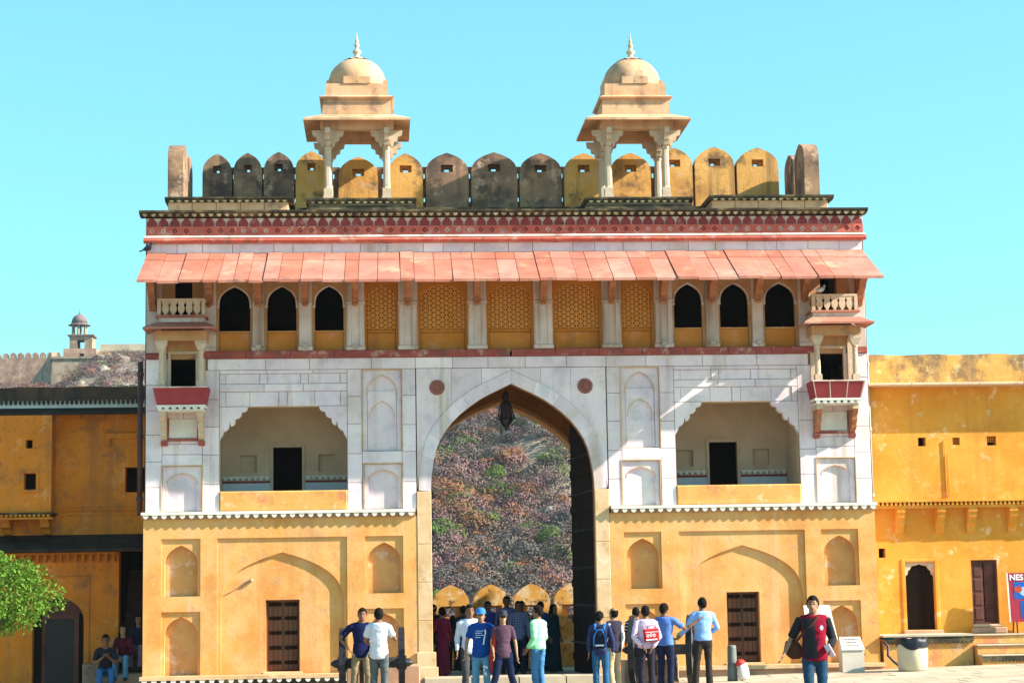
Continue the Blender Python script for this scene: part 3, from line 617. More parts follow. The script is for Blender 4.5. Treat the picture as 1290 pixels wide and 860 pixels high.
for a, b, k in bays:
    c = (a+b)/2; hw = (b-a)/2-.055; m = MB().use('upper_cream' if k == 'w' else 'ochre'); y0, y1 = .10, .22
    zs, za = (7.62, 8.03) if k == 'w' else (7.72, 8.07)
    panel_over(m, arch_pts(c, hw, zs, za), 8.40, y0, y1)
    for q in (-1, 1):
        xe = b if q > 0 else a; xa = c+q*hw
        m.quad((xa,y0,6.6),(xe,y0,6.6),(xe,y0,8.4),(xa,y0,8.4)); m.quad((xa,y0,6.6),(xa,y1,6.6),(xa,y1,zs),(xa,y0,zs))
    arcade = m.build('arcade_panel', None, gate)
    if k == 'w':
        m = MB().use('pink_white')   # thin cusped edge of the opening
        p1, p2 = arch_pts(c, hw+.02, zs, za+.02), arch_pts(c, hw-.012, zs, za-.014)
        for (e, f), (g, h), (e2, f2), (g2, h2) in zip(p1, p1[1:], p2, p2[1:]):
            m.quad((e,.088,f),(g,.088,h),(g2,.088,h2),(e2,.088,f2)); m.quad((e2,.088,f2),(g2,.088,h2),(g2,.12,h2),(e2,.12,f2)); m.quad((e,.088,f),(g,.088,h),(g,.10,h),(e,.10,f))
        for q in (-1, 1):
            x0, x1 = sorted((c+q*(hw-.012), c+q*(hw+.045))); m.box(x0, x1, .075, .13, zs-.05, zs)
        m.build('arch_moulding', None, arcade)
        MB().slab(c-hw+.002, c+hw-.002, 6.61, 7.06, .14, .21, .012).build('parapet_panel', 'yellow_parapet', gate)
        MB().slab(c-hw, c+hw, 7.061, 7.09, .12, .23, .006).build('window_sill', 'plaster_recess', gate)
    else:
        MB().slab(c-hw+.002, c+hw-.002, 6.61, 7.03, .15, .21, .012).build('parapet_panel', 'yellow_parapet', gate)
        MB().slab(c-hw+.002, c+hw-.002, 7.035, 7.10, .14, .21, .012).build('jali_rail', 'ochre', gate)
        m = MB().use('jali'); x0, x1, z0, z1 = c-hw, c+hw, 7.10, za; bw = .013; P = .088
        for ang in (0, 60, 120):
            nx, nz_ = math.cos(R(ang+15 if 0 else ang)), math.sin(R(ang)); dx, dz = -nz_, nx
            ks = [nx*(X-c)+nz_*(Z-z0) for X in (x0, x1) for Z in (z0, z1)]
            kk = math.floor(min(ks)/P)
            while kk*P < max(ks):
                kk += 1; px, pz = c+nx*kk*P, z0+nz_*kk*P; t0, t1 = -9, 9
                for o, d_, lo, hi in ((px, dx, x0, x1), (pz, dz, z0, z1)):
                    if abs(d_) < 1e-9:
                        if not lo <= o <= hi: t0, t1 = 1, 0
                    else:
                        ta, tb = sorted(((lo-o)/d_, (hi-o)/d_)); t0, t1 = max(t0, ta), min(t1, tb)
                if t1-t0 < .03: continue
                A = (px+dx*t0, pz+dz*t0); B = (px+dx*t1, pz+dz*t1); ya, yb = .165+.0015*(ang/60), .185
                m.add([(A[0]-nx*bw,ya,A[1]-nz_*bw),(A[0]+nx*bw,ya,A[1]+nz_*bw),(B[0]+nx*bw,ya,B[1]+nz_*bw),(B[0]-nx*bw,ya,B[1]-nz_*bw),(A[0]-nx*bw,yb,A[1]-nz_*bw),(A[0]+nx*bw,yb,A[1]+nz_*bw),(B[0]+nx*bw,yb,B[1]+nz_*bw),(B[0]-nx*bw,yb,B[1]-nz_*bw)],
                      [(0,1,2,3),(0,4,7,3),(1,5,6,2)])
        m.use('jali_back'); m.quad((x0,.215,z0),(x1,.215,z0),(x1,.215,z1),(x0,.215,z1))
        m.build('jali_screen', None, gate)
# wall ends beside the arcade, behind the corner balconies
for s in (-1, 1):
    m = MB().use('upper_cream'); a, b = mir(s, 6.37, W)
    wall_holes(m, a, b, 6.5, 8.45, [(*mir(s, 6.62, 6.98), 7.2, 8.12)], .05, .2); m.build('end_wall', None, gate)
    a, b = mir(s, 7.24, W+.0); m = MB().use('column'); m.slab(a, b, 6.63, 8.36, .0, .049, .008); m.build('corner_pilaster', None, gate)
    c = s*7.42; br = MB(); br.prism_x([(-.001,7.5),(-.08,7.5),(-.12,7.6),(-.22,7.64),(-.26,7.76),(-.42,7.82),(-.5,7.94),(-.66,8.0),(-.80,8.07),(-.84,8.16),(-.001,8.39)], c-.07, c+.07); br.build('chajja_bracket', 'bracket_red', gate)
# beam over the arcade
MB().box(-W, W, -.02, .36, 8.401, 8.60).build('lintel_beam', 'upper_cream', gate)

# ---- sloping stone eave (chajja)
x = -W+.02; rc = random.Random(5)
def eave_pt(t): return (-.06-1.54*t, 8.70-.80*t)   # y, z on the top surface
while x < W-.05:
    wd = rc.uniform(.27, .44) if rc.random() < .8 else rc.uniform(.42, .5)
    if x+wd > W-.35: wd = W-.02-x
    sk = .0; g = .006; dz = rc.uniform(-.014, .014)
    for t0, t1, lift in ((0, .27, .012), (.275, 1.0, 0)):
        (ya, za), (yb, zb) = eave_pt(t0), eave_pt(t1); yb -= rc.uniform(0, .045) if t1 == 1 else 0
        fan = lambda X, t: X*(1+.004*t)
        xa, xb = x+g, x+wd-g; th = .055
        v = [(fan(xa,t0),ya,za+dz+lift),(fan(xb,t0),ya,za+dz+lift),(fan(xb,t1),yb,zb+dz+lift),(fan(xa,t1),yb,zb+dz+lift)]
        v += [(p[0], p[1], p[2]-th) for p in v]
        MB().add(v, [(0,1,2,3),(7,6,5,4),(0,4,5,1),(1,5,6,2),(2,6,7,3),(3,7,4,0)]).build('eave_slab', 'sandstone', gate)
    x += wd
# pale blocks, red roll, frieze, top cornice
slabs(-W+.02, W-.02, 8.70, 8.905, .62, .3, y=-.06, y1=.02, mat='marble', name='frieze_base_block')
m = MB().use('red_bright'); m.prism_x([(-.10,8.91),(-.16,8.925),(-.185,8.96),(-.17,9.0),(-.10,9.02)], -W-.05, W+.05); m.use('pink_white'); m.prism_x([(-.09,9.021),(-.155,9.022),(-.14,9.06),(-.09,9.075)], -W-.04, W+.04); m.box(-W, W, -.09, .02, 8.906, 9.08)
m.build('roll_moulding', None, gate)
MB().box(-W, W, -.08, .02, 9.081, 9.47).build('frieze_backing', 'pink_white', gate)
def frieze_mesh(dm):
    m = MB(); w2 = .1165; z0, z1 = 9.085, 9.262; zc = (z0+z1)/2; r = .062; y = -.105
    m.use('red_bright'); D = [(0,zc-r),(r,zc),(0,zc+r),(-r,zc)]; C = [(-w2,z0),(w2,z0),(w2,z1),(-w2,z1)]; B_ = [(0,z0),(w2,zc),(0,z1),(-w2,zc)]
    for k in range(4):
        d0, d1 = D[k], D[(k+1) % 4]; b0, b1 = B_[k], B_[(k+1) % 4]; c = C[(k+1) % 4]
        m.add([(p[0],y,p[1]) for p in (d0, b0, c, b1, d1)], [(0,1,2,3,4)])
        m.quad((d0[0],y,d0[1]),(d1[0],y,d1[1]),(d1[0],y+.022,d1[1]),(d0[0],y+.022,d0[1]))
    m.quad((-w2,y,z1),(w2,y,z1),(w2,-.08,z1),(-w2,-.08,z1)); m.quad((-w2,y,z0),(w2,y,z0),(w2,-.08,z0),(-w2,-.08,z0))
    m.use(dm); m.add([(p[0],y+.02,p[1]) for p in D], [(0,1,2,3)])
    rr = .022; m.use('red_bright'); m.ball((0, y+.02, zc), (rr, .012, rr), 8, 4)
    m.use('dark_red'); t = [(-.105,9.27),(.105,9.27),(.105,9.33),(.088,9.37),(.06,9.385),(.055,9.41),(.03,9.435),(0,9.45),(-.03,9.435),(-.055,9.41),(-.06,9.385),(-.088,9.37),(-.105,9.33)]
    m.prism_y(t, -.098, -.081)
    return m.mesh('frieze_panel')
fm = [frieze_mesh('pink_white'), frieze_mesh('dark_red')]
n = 64
for k in range(n):
    o = bpy.data.objects.new('frieze_panel', fm[0 if rc.random() < .55 else 1]); COL.objects.link(o); o.location.x = -W+(k+.5)*2*W/n; o.parent = gate
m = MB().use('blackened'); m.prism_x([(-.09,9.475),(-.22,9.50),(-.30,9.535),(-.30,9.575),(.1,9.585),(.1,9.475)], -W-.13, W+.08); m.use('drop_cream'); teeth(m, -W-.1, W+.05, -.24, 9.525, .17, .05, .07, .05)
tag(m.build('top_cornice', None, gate), kind='stuff')

# ---- roof platform and battlements
for s in (-1, 1):
    a, b = mir(s, 4.72, 7.36); m = MB().use('roof_top'); m.box(a, b, 2.24, 5.0, 9.5, 10.24)
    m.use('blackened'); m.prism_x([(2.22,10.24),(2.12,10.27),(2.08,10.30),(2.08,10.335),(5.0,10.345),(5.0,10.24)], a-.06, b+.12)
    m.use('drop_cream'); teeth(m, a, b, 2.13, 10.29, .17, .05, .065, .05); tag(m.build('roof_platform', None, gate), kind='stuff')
    for k in range(5):
        xa, xb = a+(b-a)*k/5, a+(b-a)*(k+1)/5; MB().slab(xa+.006, xb-.006, 9.52, 10.235, 2.2, 2.239, .012).build('platform_panel', 'chhatri', gate)
    a, b = mir(s, 1.95, 4.28); m = MB().use('roof_top'); m.box(a, b, 2.52, 5.0, 9.5, 10.26)
    m.use('blackened'); m.prism_x([(2.50,10.26),(2.42,10.29),(2.39,10.32),(2.39,10.36),(5.0,10.37),(5.0,10.26)], a-.06, b+.06); m.use('blackened'); m.box(a-.05, b+.05, 2.46, 2.519, 9.8, 10.20)
    m.use('drop_cream'); teeth(m, a, b, 2.43, 10.31, .17, .05, .065, .05); tag(m.build('roof_platform', None, gate), kind='stuff')
m = MB().use('roof_top'); m.box(-4.72, 4.72, 3.2, 4.99, 9.5, 10.20); m.use('blackened'); m.prism_x([(3.2,10.2),(3.06,10.23),(3.06,10.27),(4.98,10.28),(4.98,10.2)], -4.7, 4.7); m.build('roof_platform', None, gate)
MER = [(-6.82,-6.14,11.86),(-6.10,-5.44,11.88),(-5.40,-4.70,11.90),(-4.66,-3.92,11.92),(-3.66,-2.74,11.78),(-2.49,-1.69,11.86),(-1.62,-.62,11.87),(-.55,.53,11.88),(.59,1.58,11.86),(1.64,2.58,11.86),(2.74,3.70,11.86),(3.84,4.70,11.98),(4.75,5.70,12.0),(5.76,6.76,11.98)]
for i, (a, b, z) in enumerate(MER):
    dark = i in (0, 1, 2, 6, 7, 8)  # merlons in the kiosks' shadow: shade put into the darker weathered colour
    hw_ = .095 if b-a < .8 else .14
    o = merlon_mb(b-a, 10.2, z-.5, z, .42, (hw_, z-.46, z-.29), 'merlon_shade_weathered' if dark else 'merlon').build('merlon', None, gate); o.location = ((a+b)/2, 4.58, 0)
# low walls closing the gaps, pierced by small slots
for (a, b, z), (c, d, z2) in zip(MER, MER[1:]):
    m = MB().use('merlon_shade_weathered'); xm = (b+c)/2; q = min(.03, (c-b)/4)
    for z0, z1 in ((10.2, 10.72), (10.84, 11.28), (11.42, 11.56)): m.box(b-.03, c+.03, 4.72, 4.86, z0, z1)
    m.box(b-.03, xm-q, 4.722, 4.858, 10.719, 11.421); m.box(xm+q, c+.03, 4.722, 4.858, 10.719, 11.421)
    m.build('gap_wall', None, gate)
for s, ys in ((-1, (2.32, 3.48)), (1, (2.32, 3.48))):
    for y_ in ys:
        o = merlon_mb(1.02, 10.2, 11.25, 11.66, .34, (.11, 11.1, 11.25), 'merlon_shade_weathered').build('merlon', None, gate)
        o.rotation_euler.z = math.pi/2*s; o.location = (s*7.38 if s < 0 else 7.22, y_+.52, 0)

# ---- rooftop kiosks (chhatri)
def chhatri(cx, cy):
    m = MB().use('chhatri')
    m.frustum((cx-.78, cx+.78, cy-.72, cy+.72), (cx-.76, cx+.76, cy-.70, cy+.70), 12.26, 12.66)
    m.frustum((cx-.80, cx+.80, cy-.74, cy+.74), (cx-.84, cx+.84, cy-.78, cy+.78), 12.66, 12.70); m.frustum((cx-.84, cx+.84, cy-.78, cy+.78), (cx-.72, cx+.72, cy-.66, cy+.66), 12.70, 12.76)
    m.frustum((cx-.705, cx+.705, cy-.65, cy+.65), (cx-.69, cx+.69, cy-.635, cy+.635), 12.76, 13.04)
    k = m.build('chhatri', None, gate)
    m = MB().use('chhatri')      # sloping eave, thick enough to read from below
    hx, hy = 1.19, 1.10; pts = []
    o_, i_ = (hx, hy), (.80, .74)
    ring = lambda a, b, z: [(cx-a, cy-b, z), (cx+a, cy-b, z), (cx+a, cy+b, z), (cx-a, cy+b, z)]
    v = ring(*i_, 12.30)+ring(*o_, 12.14)+ring(*o_, 12.09)+ring(*i_, 12.20)
    f = []
    for j in range(3):
        for q in range(4): f.append((j*4+q, j*4+(q+1) % 4, (j+1)*4+(q+1) % 4, (j+1)*4+q))
    m.add(v, f); m.build('eave', None, k)
    m = MB().use('chhatri'); m.box(cx-.82, cx+.82, cy-.76, cy-.56, 11.95, 12.22); m.box(cx-.82, cx+.82, cy+.56, cy+.76, 11.95, 12.22); m.box(cx-.82, cx-.62, cy-.559, cy+.559, 11.95, 12.22); m.box(cx+.62, cx+.82, cy-.559, cy+.559, 11.95, 12.22); m.box(cx-.82, cx+.82, cy-.76, cy+.76, 12.221, 12.255)
    m.build('beam', None, k)
    for sx in (-1, 1):
        for sy in (-1, 1):
            px, py = cx+sx*.655, cy+sy*.62
            m = MB().use('pillar_stone'); m.box(px-.11, px+.11, py-.11, py+.11, 10.36, 10.44); m.box(px-.095, px+.095, py-.095, py+.095, 10.44, 10.62)
            m.lathe([(.10,10.62),(.085,10.66),(.088,10.72),(.076,11.5),(.095,11.53),(.10,11.56),(.082,11.6)], px, py, 8, math.pi/8)
            m.frustum((px-.085, px+.085, py-.085, py+.085), (px-.12, px+.12, py-.12, py+.12), 11.6, 11.72); m.box(px-.12, px+.12, py-.12, py+.12, 11.72, 11.95)
            p = m.build('pillar', None, k)
            for dx, dy in ((-1, 0), (1, 0), (0, -1), (0, 1)):
                m = MB().use('pillar_stone'); pr = [(.10,11.56),(.15,11.60),(.17,11.68),(.24,11.70),(.26,11.80),(.34,11.83),(.36,11.948),(.10,11.948)]
                if dx: m.prism_y([(px+dx*a, z) for a, z in pr], py-.055, py+.055)
                else: m.prism_x([(py+dy*a, z) for a, z in pr], px-.055, px+.055)
                m.build('bracket', None, p)
    m = MB().use('chhatri')
    prof = [(.66,13.04),(.665,13.10),(.665,13.18),(.645,13.30),(.60,13.43),(.52,13.55),(.42,13.64),(.32,13.70),(.20,13.74)]
    m.lathe(prof, cx, cy, 28); m.box(cx-.30, cx+.30, cy-.66, cy-.40, 13.04, 13.2); m.box(cx-.30, cx+.30, cy+.40, cy+.66, 13.04, 13.2); m.box(cx+.40, cx+.69, cy-.30, cy+.30, 13.04, 13.2); m.box(cx-.69, cx-.40, cy-.30, cy+.30, 13.04, 13.2)
    m.build('dome', None, k, False).data.polygons.foreach_set('use_smooth', [True]*(28*(len(prof)-1))+[False]*(2+24))
    m = MB().use('pillar_stone')
    for q in range(10):
        a = 2*math.pi*q/10; ca, sa = math.cos(a), math.sin(a)
        T = lambda r, t, z: (cx+ca*r-sa*t, cy+sa*r+ca*t, z)
        m.add([T(.10,-.05,13.80),T(.10,.05,13.80),T(.26,.075,13.745),T(.26,-.075,13.745),T(.36,0,13.70)], [(0,1,2,3),(3,2,4)])
    m.build('lotus', None, k)
    m = MB().use('pillar_stone'); m.lathe([(.10,13.72),(.11,13.80),(.06,13.84),(.05,13.88),(.10,13.92),(.105,13.95),(.05,14.0),(.035,14.04),(.06,14.08),(.055,14.12),(.028,14.15),(.04,14.19),(.035,14.22),(.015,14.26),(.012,14.33),(.004,14.40)], cx, cy, 12); m.build('finial', None, k, True)
    return k
chhatri(-3.20, 3.3); chhatri(3.12, 3.3)

# ---- corner balconies (jharokha)
def balcony(s):
    c = s*6.79; f = -.58
    m = MB().use('sandstone'); m.box(c-.54, c+.54, f, 0.0, 5.80, 5.862); k = m.build('corner_balcony', None, gate)
    # red raked apron, three panels in front and one on each side
    ap = MB().use('apron_red'); v = [(c-.56,f-.06),(c+.56,f-.06),(c+.56,-.01),(c-.56,-.01)]; bo = [(c-.48,f+.04),(c+.48,f+.04),(c+.48,-.01),(c-.48,-.01)]
    ap.add([(x, y, 5.858) for x, y in v]+[(x, y, 5.50) for x, y in bo], [(0,1,5,4),(1,2,6,5),(3,0,4,7),(4,5,6,7),(0,3,2,1)]); ap.build('apron', None, k)
    t = MB().use('pink_white')
    for x in ((-.40, -.36), (-.13, -.115), (.115, .13), (.36, .40)) if s > 0 else ():
        pass
    for u in (-.5, -.18, .18, .5) if s > 0 else ():
        xt, xb = c+u*1.08, c+u*.93; t.add([(xt-.008,f-.064,5.85),(xt+.008,f-.064,5.85),(xb+.008,f+.034,5.50),(xb-.008,f+.034,5.50)], [(0,1,2,3)])
    t.box(c-.56, c+.56, f-.066, f-.05, 5.845, 5.868); t.build('apron_ribs', None, k)
    m = MB().use('white_stucco'); m.box(c-.50, c+.50, f+.03, 0, 5.455, 5.50); m.box(c-.46, c+.46, f+.08, 0, 5.38, 5.42); teeth(m, c-.50, c+.50, f+.04, 5.455, .14, .045, .06, .05); tag(m.build('drop_ledge', None, k), kind='stuff')
    for q in (-1, 1):
        x = c+q*.38; m = MB().use('pillar_stone'); m.box(x-.065, x+.065, f+.10, -.001, 5.28, 5.38)
        m.use('bracket_red' if s > 0 else 'pillar_stone'); m.prism_x([(-.001,5.28),(f+.12,5.28),(f+.16,5.20),(f+.24,5.16),(f+.25,5.06),(f+.33,5.0),(f+.35,4.90),(f+.44,4.86),(-.07,4.80),(-.001,4.80)], x-.055, x+.055)
        m.use('red_paint'); m.prism_x([(-.001,4.80),(-.12,4.80),(-.10,4.72),(-.001,4.70)], x-.065, x+.065); m.build('bracket', None, k)
    m = MB().use('white_stucco'); m.slab(c-.30, c+.30, 4.86, 5.26, -.02, -.001, .01); m.use('red_paint'); m.box(c-.315, c+.315, -.05, -.001, 4.80, 4.855); m.box(c-.315, c-.285, -.03, -.001, 4.856, 5.28); m.box(c+.285, c+.315, -.03, -.001, 4.856, 5.28); m.build('bracket_panel', None, k)
    # pillars with capitals, beam, doorway
    for q in (-1, 1):
        x = c+q*.40; y = f+.10; m = MB().use('pillar_stone'); m.box(x-.075, x+.075, y-.075, y+.075, 5.862, 6.0)
        m.lathe([(.07,6.0),(.058,6.04),(.062,6.1),(.05,6.56),(.07,6.6),(.06,6.62)], x, y, 10); m.frustum((x-.06, x+.06, y-.06, y+.06), (x-.12, x+.12, y-.09, y+.09), 6.62, 6.76); m.box(x-.12, x+.12, y-.09, y+.09, 6.76, 6.82); m.build('pillar', None, k)
        m = MB().use('pillar_stone'); m.box(x-.05, x+.05, -.05, -.001, 5.87, 6.82); m.build('half_pillar', None, k)
    m = MB().use('upper_cream'); m.box(c-.52, c+.52, f+.02, f+.18, 6.821, 7.02); m.box(c-.52, c-.38, f+.181, -.001, 6.821, 7.02); m.box(c+.38, c+.52, f+.181, -.001, 6.821, 7.02)
    m.box(c-.45, c+.45, .0, .049, 6.62, 7.1); m.build('beam', None, k)
    m = MB().use('pillar_stone'); m.box(c-.32, c-.26, -.02, .03, 5.86, 6.66); m.box(c+.26, c+.32, -.02, .03, 5.86, 6.66); m.box(c-.26, c+.26, -.02, .03, 6.60, 6.66); m.build('door_frame', None, k)
    # sloping eave
    m = MB().use('sandstone'); o_ = [(c-.74,f-.30),(c+.74,f-.30),(c+.74,-.02),(c-.74,-.02)]; i_ = [(c-.50,f+.02),(c+.50,f+.02),(c+.50,-.02),(c-.50,-.02)]
    v = [(x, y, 7.20) for x, y in i_]+[(x, y, 7.06) for x, y in o_]+[(x, y, 7.02) for x, y in o_]+[(x, y, 7.12) for x, y in i_]
    f_ = []
    for j in range(3):
        for q in (0, 1, 3): f_.append((j*4+q, j*4+(q+1) % 4, (j+1)*4+(q+1) % 4, (j+1)*4+q))
    m.add(v, f_); m.build('eave', None, k)
    # upper balcony: plinth, rails, pierced balusters
    m = MB().use('pink_white'); m.box(c-.47, c+.47, f+.06, 0, 7.14, 7.30); m.build('balcony_plinth', None, k)
    m = MB().use('sandstone'); m.box(c-.52, c+.52, f+.0, .0, 7.301, 7.345); m.build('balcony_floor', None, k)
    m = MB().use('pillar_stone'); m.box(c-.48, c+.48, f+.05, f+.11, 7.645, 7.69)
    for q in (-1, 1): m.box(c+q*.45-.035, c+q*.45+.035, f+.045, f+.115, 7.346, 7.645); m.box(c+q*.45-.03, c+q*.45+.03, f+.116, -.001, 7.645, 7.69); m.box(c+q*.45-.02, c+q*.45+.02, f+.116, -.001, 7.346, 7.46)
    m.build('rail', None, k)
    for u in range(5):
        x = c-.32+u*.16; m = MB().use('pillar_stone'); m.prism_y([(x-.03,7.346),(x+.03,7.346),(x+.025,7.38),(x+.06,7.43),(x+.072,7.50),(x+.05,7.56),(x+.075,7.60),(x+.075,7.645),(x-.075,7.645),(x-.075,7.60),(x-.05,7.56),(x-.072,7.50),(x-.06,7.43),(x-.025,7.38)], f+.06, f+.10); m.build('baluster', None, k)
    return k
balcony(-1); balcony(1)

# ---- great wooden gate leaves, folded back into the passage (local frame: hinge at the origin, leaf along +y)
for s in (-1, 1):
    L = 2.75; hx = s*1.73
    m = MB().use('gate_wood'); a, b = sorted((0, s*.11)); m.box(a, b, 0, L, -.16, 5.55); lf = m.build('gate_leaf', None, gate); lf.location = (hx, .40, 0); lf.rotation_euler.z = R(4.6 if s > 0 else -2.0)
    for z in (.1, .9, 1.7, 2.5, 3.3, 4.1, 4.9):
        a, b = sorted((-s*.03, -s*.001)); MB().box(a, b, .02, L-.02, z, z+.16).build('cross_bar', 'gate_wood', lf)
    m = MB().use('iron')
    for z in (.5, 1.3, 2.1, 2.9, 3.7, 4.5):
        for q in range(6):
            yy = .12+q*.50; m.add([(-s*.002,yy-.03,z-.03),(-s*.002,yy+.03,z-.03),(-s*.002,yy+.03,z+.03),(-s*.002,yy-.03,z+.03),(-s*.11,yy,z)], [(0,1,4),(1,2,4),(2,3,4),(3,0,4)])
    tag(m.build('spikes', None, lf), kind='stuff')
# ================================================================== right wing
rw = tag(empty('palace_wing'), 'sunlit orange wing with corbelled ledge right of the gatehouse', 'building')
Y = 1.0; X0, X1 = 7.62, 16.0
m = MB().use('wing_right')
hol = [(8.46, 9.10, .66, 2.10), (9.90, 10.47, .76, 2.12), (8.86, 9.03, 4.58, 4.77), (9.62, 9.78, 4.60, 4.76), (10.38, 10.58, 4.58, 4.78), (11.2, 11.4, 4.58, 4.78), (7.90, 8.05, 2.20, 2.40), (12.2, 12.8, .66, 2.1)]
wall_holes(m, X0, X1, -.3, 5.86, hol, Y, .22)
m.quad((X0,1.02,5.8),(X0,7,5.8),(X0,7,6.56),(X0,1.02,6.56)); m.build('wall', None, rw)
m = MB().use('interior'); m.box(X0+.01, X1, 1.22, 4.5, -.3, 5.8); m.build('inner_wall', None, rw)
m = MB().use('parapet_right')
n = 24
for k in range(n):     # uneven worn top
    xa, xb = X0+(X1-X0)*k/n, X0+(X1-X0)*(k+1)/n; za, zb = 6.57+.012*math.sin(k*1.7)+.01*math.sin(k*3.1), 6.57+.012*math.sin((k+1)*1.7)+.01*math.sin((k+1)*3.1)
    m.add([(xa,Y+.02,5.92),(xb,Y+.02,5.92),(xb,Y+.02,zb),(xa,Y+.02,za),(xa,Y+.4,5.92),(xb,Y+.4,5.92),(xb,Y+.4,zb),(xa,Y+.4,za)], [(0,1,2,3),(3,2,6,7),(4,7,6,5)])
m.build('parapet', None, rw)
m = MB().use('roof_top'); m.box(X0, X1, 1.4, 7.0, 5.9, 6.0); m.build('roof', None, rw)
x = X0; re_ = random.Random(8)
while x < X1-.1:
    wd = re_.uniform(.9, 1.5); MB().slab(x+.004, min(X1, x+wd)-.004, 5.862, 5.918, Y-.42, Y+.019, .012).build('eave_slab', 'pillar_stone', rw); x += wd
# window details
def lattice(cx, z0, z1, hw, y, par):
    m = MB().use('wing_right')
    for k in range(5):
        u = -hw+2*hw*k/4; m.box(cx+u-.006, cx+u+.006, y, y+.02, z0, z1); v = z0+(z1-z0)*k/4; m.box(cx-hw, cx+hw, y+.021, y+.03, v-.006, v+.006)
    tag(m.build('lattice', None, par), kind='stuff')
lattice(9.70, 4.60, 4.76, .08, Y+.08, rw); lattice(10.48, 4.66, 4.78, .10, Y+.06, rw)
for cx, z in ((8.94, 5.2), (10.44, 5.22)): MB().slab(cx-.06, cx+.06, z, z+.14, Y-.012, Y+.03).build('vent_block', 'parapet_right', rw)
# two thin pipes
m = MB().use('wing_right'); m.tube([(9.43, Y-.02, 4.7), (9.44, Y-.02, 3.5)], [.012, .012], 6); m.build('conduit', None, rw); m = MB().use('wing_right'); m.tube([(9.49, Y-.02, 4.4), (9.51, Y-.02, 3.5)], [.012, .012], 6); m.build('conduit', None, rw)
# ledge with dentils on brackets
m = MB().use('wing_right'); m.box(X0+.1, X1, Y-.34, Y-.001, 3.37, 3.41); m.box(X0+.1, X1, Y-.28, Y-.001, 3.24, 3.30)
xx = X0+.12
while xx < 13.0: m.box(xx, xx+.05, Y-.32, Y-.001, 3.301, 3.369); xx += .095
tag(m.build('dentil_ledge', None, rw), kind='stuff')
for c in (8.36, 9.24, 9.92, 10.82, 11.75, 12.6):
    m = MB().use('wing_right'); m.prism_x([(Y-.001,2.70),(Y-.04,2.72),(Y-.08,2.84),(Y-.14,2.90),(Y-.15,2.99),(Y-.22,3.05),(Y-.23,3.14),(Y-.27,3.16),(Y-.27,3.239),(Y-.001,3.239)], c-.09, c+.09); m.build('ledge_bracket', None, rw)
# cusped doorway
c = 8.78; m = MB().use('pillar_stone'); cusp = [(c+.32,1.7),(c+.31,1.80),(c+.26,1.84),(c+.255,1.90),(c+.20,1.95),(c+.17,2.01),(c+.06,2.03),(c,2.06),(c-.06,2.03),(c-.17,2.01),(c-.20,1.95),(c-.255,1.90),(c-.26,1.84),(c-.31,1.80),(c-.32,1.7)]
panel_over(m, cusp, 2.10, Y+.03, Y+.12); dr = m.build('doorway_arch', None, rw)
for q in (-1, 1):
    x0, x1 = sorted((c+q*.322, c+q*.40)); MB().slab(x0, x1, .64, 2.16, Y-.02, Y+.02, .008).build('door_jamb', 'wing_right', rw)
MB().slab(c-.322, c+.322, 2.102, 2.16, Y-.02, Y+.02).build('door_lintel', 'wing_right', rw)
MB().box(c+.08, c+.315, Y+.14, Y+.17, .66, 2.09).build('door_leaf', 'gate_wood', rw); MB().slab(c-.42, c+.42, .56, .655, Y-.14, Y+.2, .012).build('doorstep', 'plinth_stone', rw)
# shuttered window
c = 10.185; f = MB().use('shutter'); 
for q in (-1, 1): f.box(c+q*.265-.02, c+q*.265+.02, Y+.05, Y+.11, .76, 2.12)
f.box(c-.244, c+.244, Y+.05, Y+.11, 2.07, 2.12); f.box(c-.244, c+.244, Y+.05, Y+.11, .76, .80); win = f.build('window', None, rw)
for q in (-1, 1):
    x0, x1 = sorted((c+q*.012, c+q*.24)); sh = MB().use('shutter').box(x0, x1, Y+.08, Y+.10, .805, 2.065).build('shutter', None, win)
    for k in range(4): MB().slab(x0+.03, x1-.03, .85+k*.305, 1.10+k*.305, Y+.066, Y+.079, .012).build('shutter_panel', 'shutter', win)
MB().slab(c-.30, c+.34, .70, .755, Y-.06, Y+.2, .012).build('window_sill', 'pillar_stone', rw); MB().slab(c-.34, c+.42, .56, .69, Y-.10, Y-.001, .02).build('sill_slab', 'plinth_stone', rw)
# raised stone terrace with dark dentil edge, and steps
terr = tag(empty('stone_terrace', (0, 0, 0)), 'low stone terrace with dark toothed edge along the orange wing', 'terrace')
m = MB().use('sill_block'); m.box(7.66, 9.55, -.05, .99, -.2, .50); m.build('terrace_wall', None, terr)
m = MB().use('paving'); m.box(7.64, 9.58, -.12, .99, .545, .585); m.build('terrace_top', None, terr)
m = MB().use('blackened'); m.box(7.64, 9.57, -.10, -.051, .44, .544); teeth(m, 7.66, 9.55, -.10, .44, .075, .03, .05, .03); tag(m.build('toothed_edge', None, terr), kind='stuff')
for k, (z0, z1, y0) in enumerate(((-.2, .16, -.55), (.16, .36, -.22), (.36, .56, .12))):
    m = MB().use('sill_block'); m.slab(9.585, 14.5, z0, z1-.03, y0+.02, .98, .012); m.use('paving'); m.slab(9.582, 14.5, z1-.03, z1, y0-.01, .98, .01); m.build('step', None, terr)
m = MB().use('blackened'); m.box(9.585, 14.5, -.552, -.531, .06, .13); teeth(m, 9.6, 14.4, -.55, .06, .075, .03, .05, .02); tag(m.build('toothed_edge', None, terr), kind='stuff')
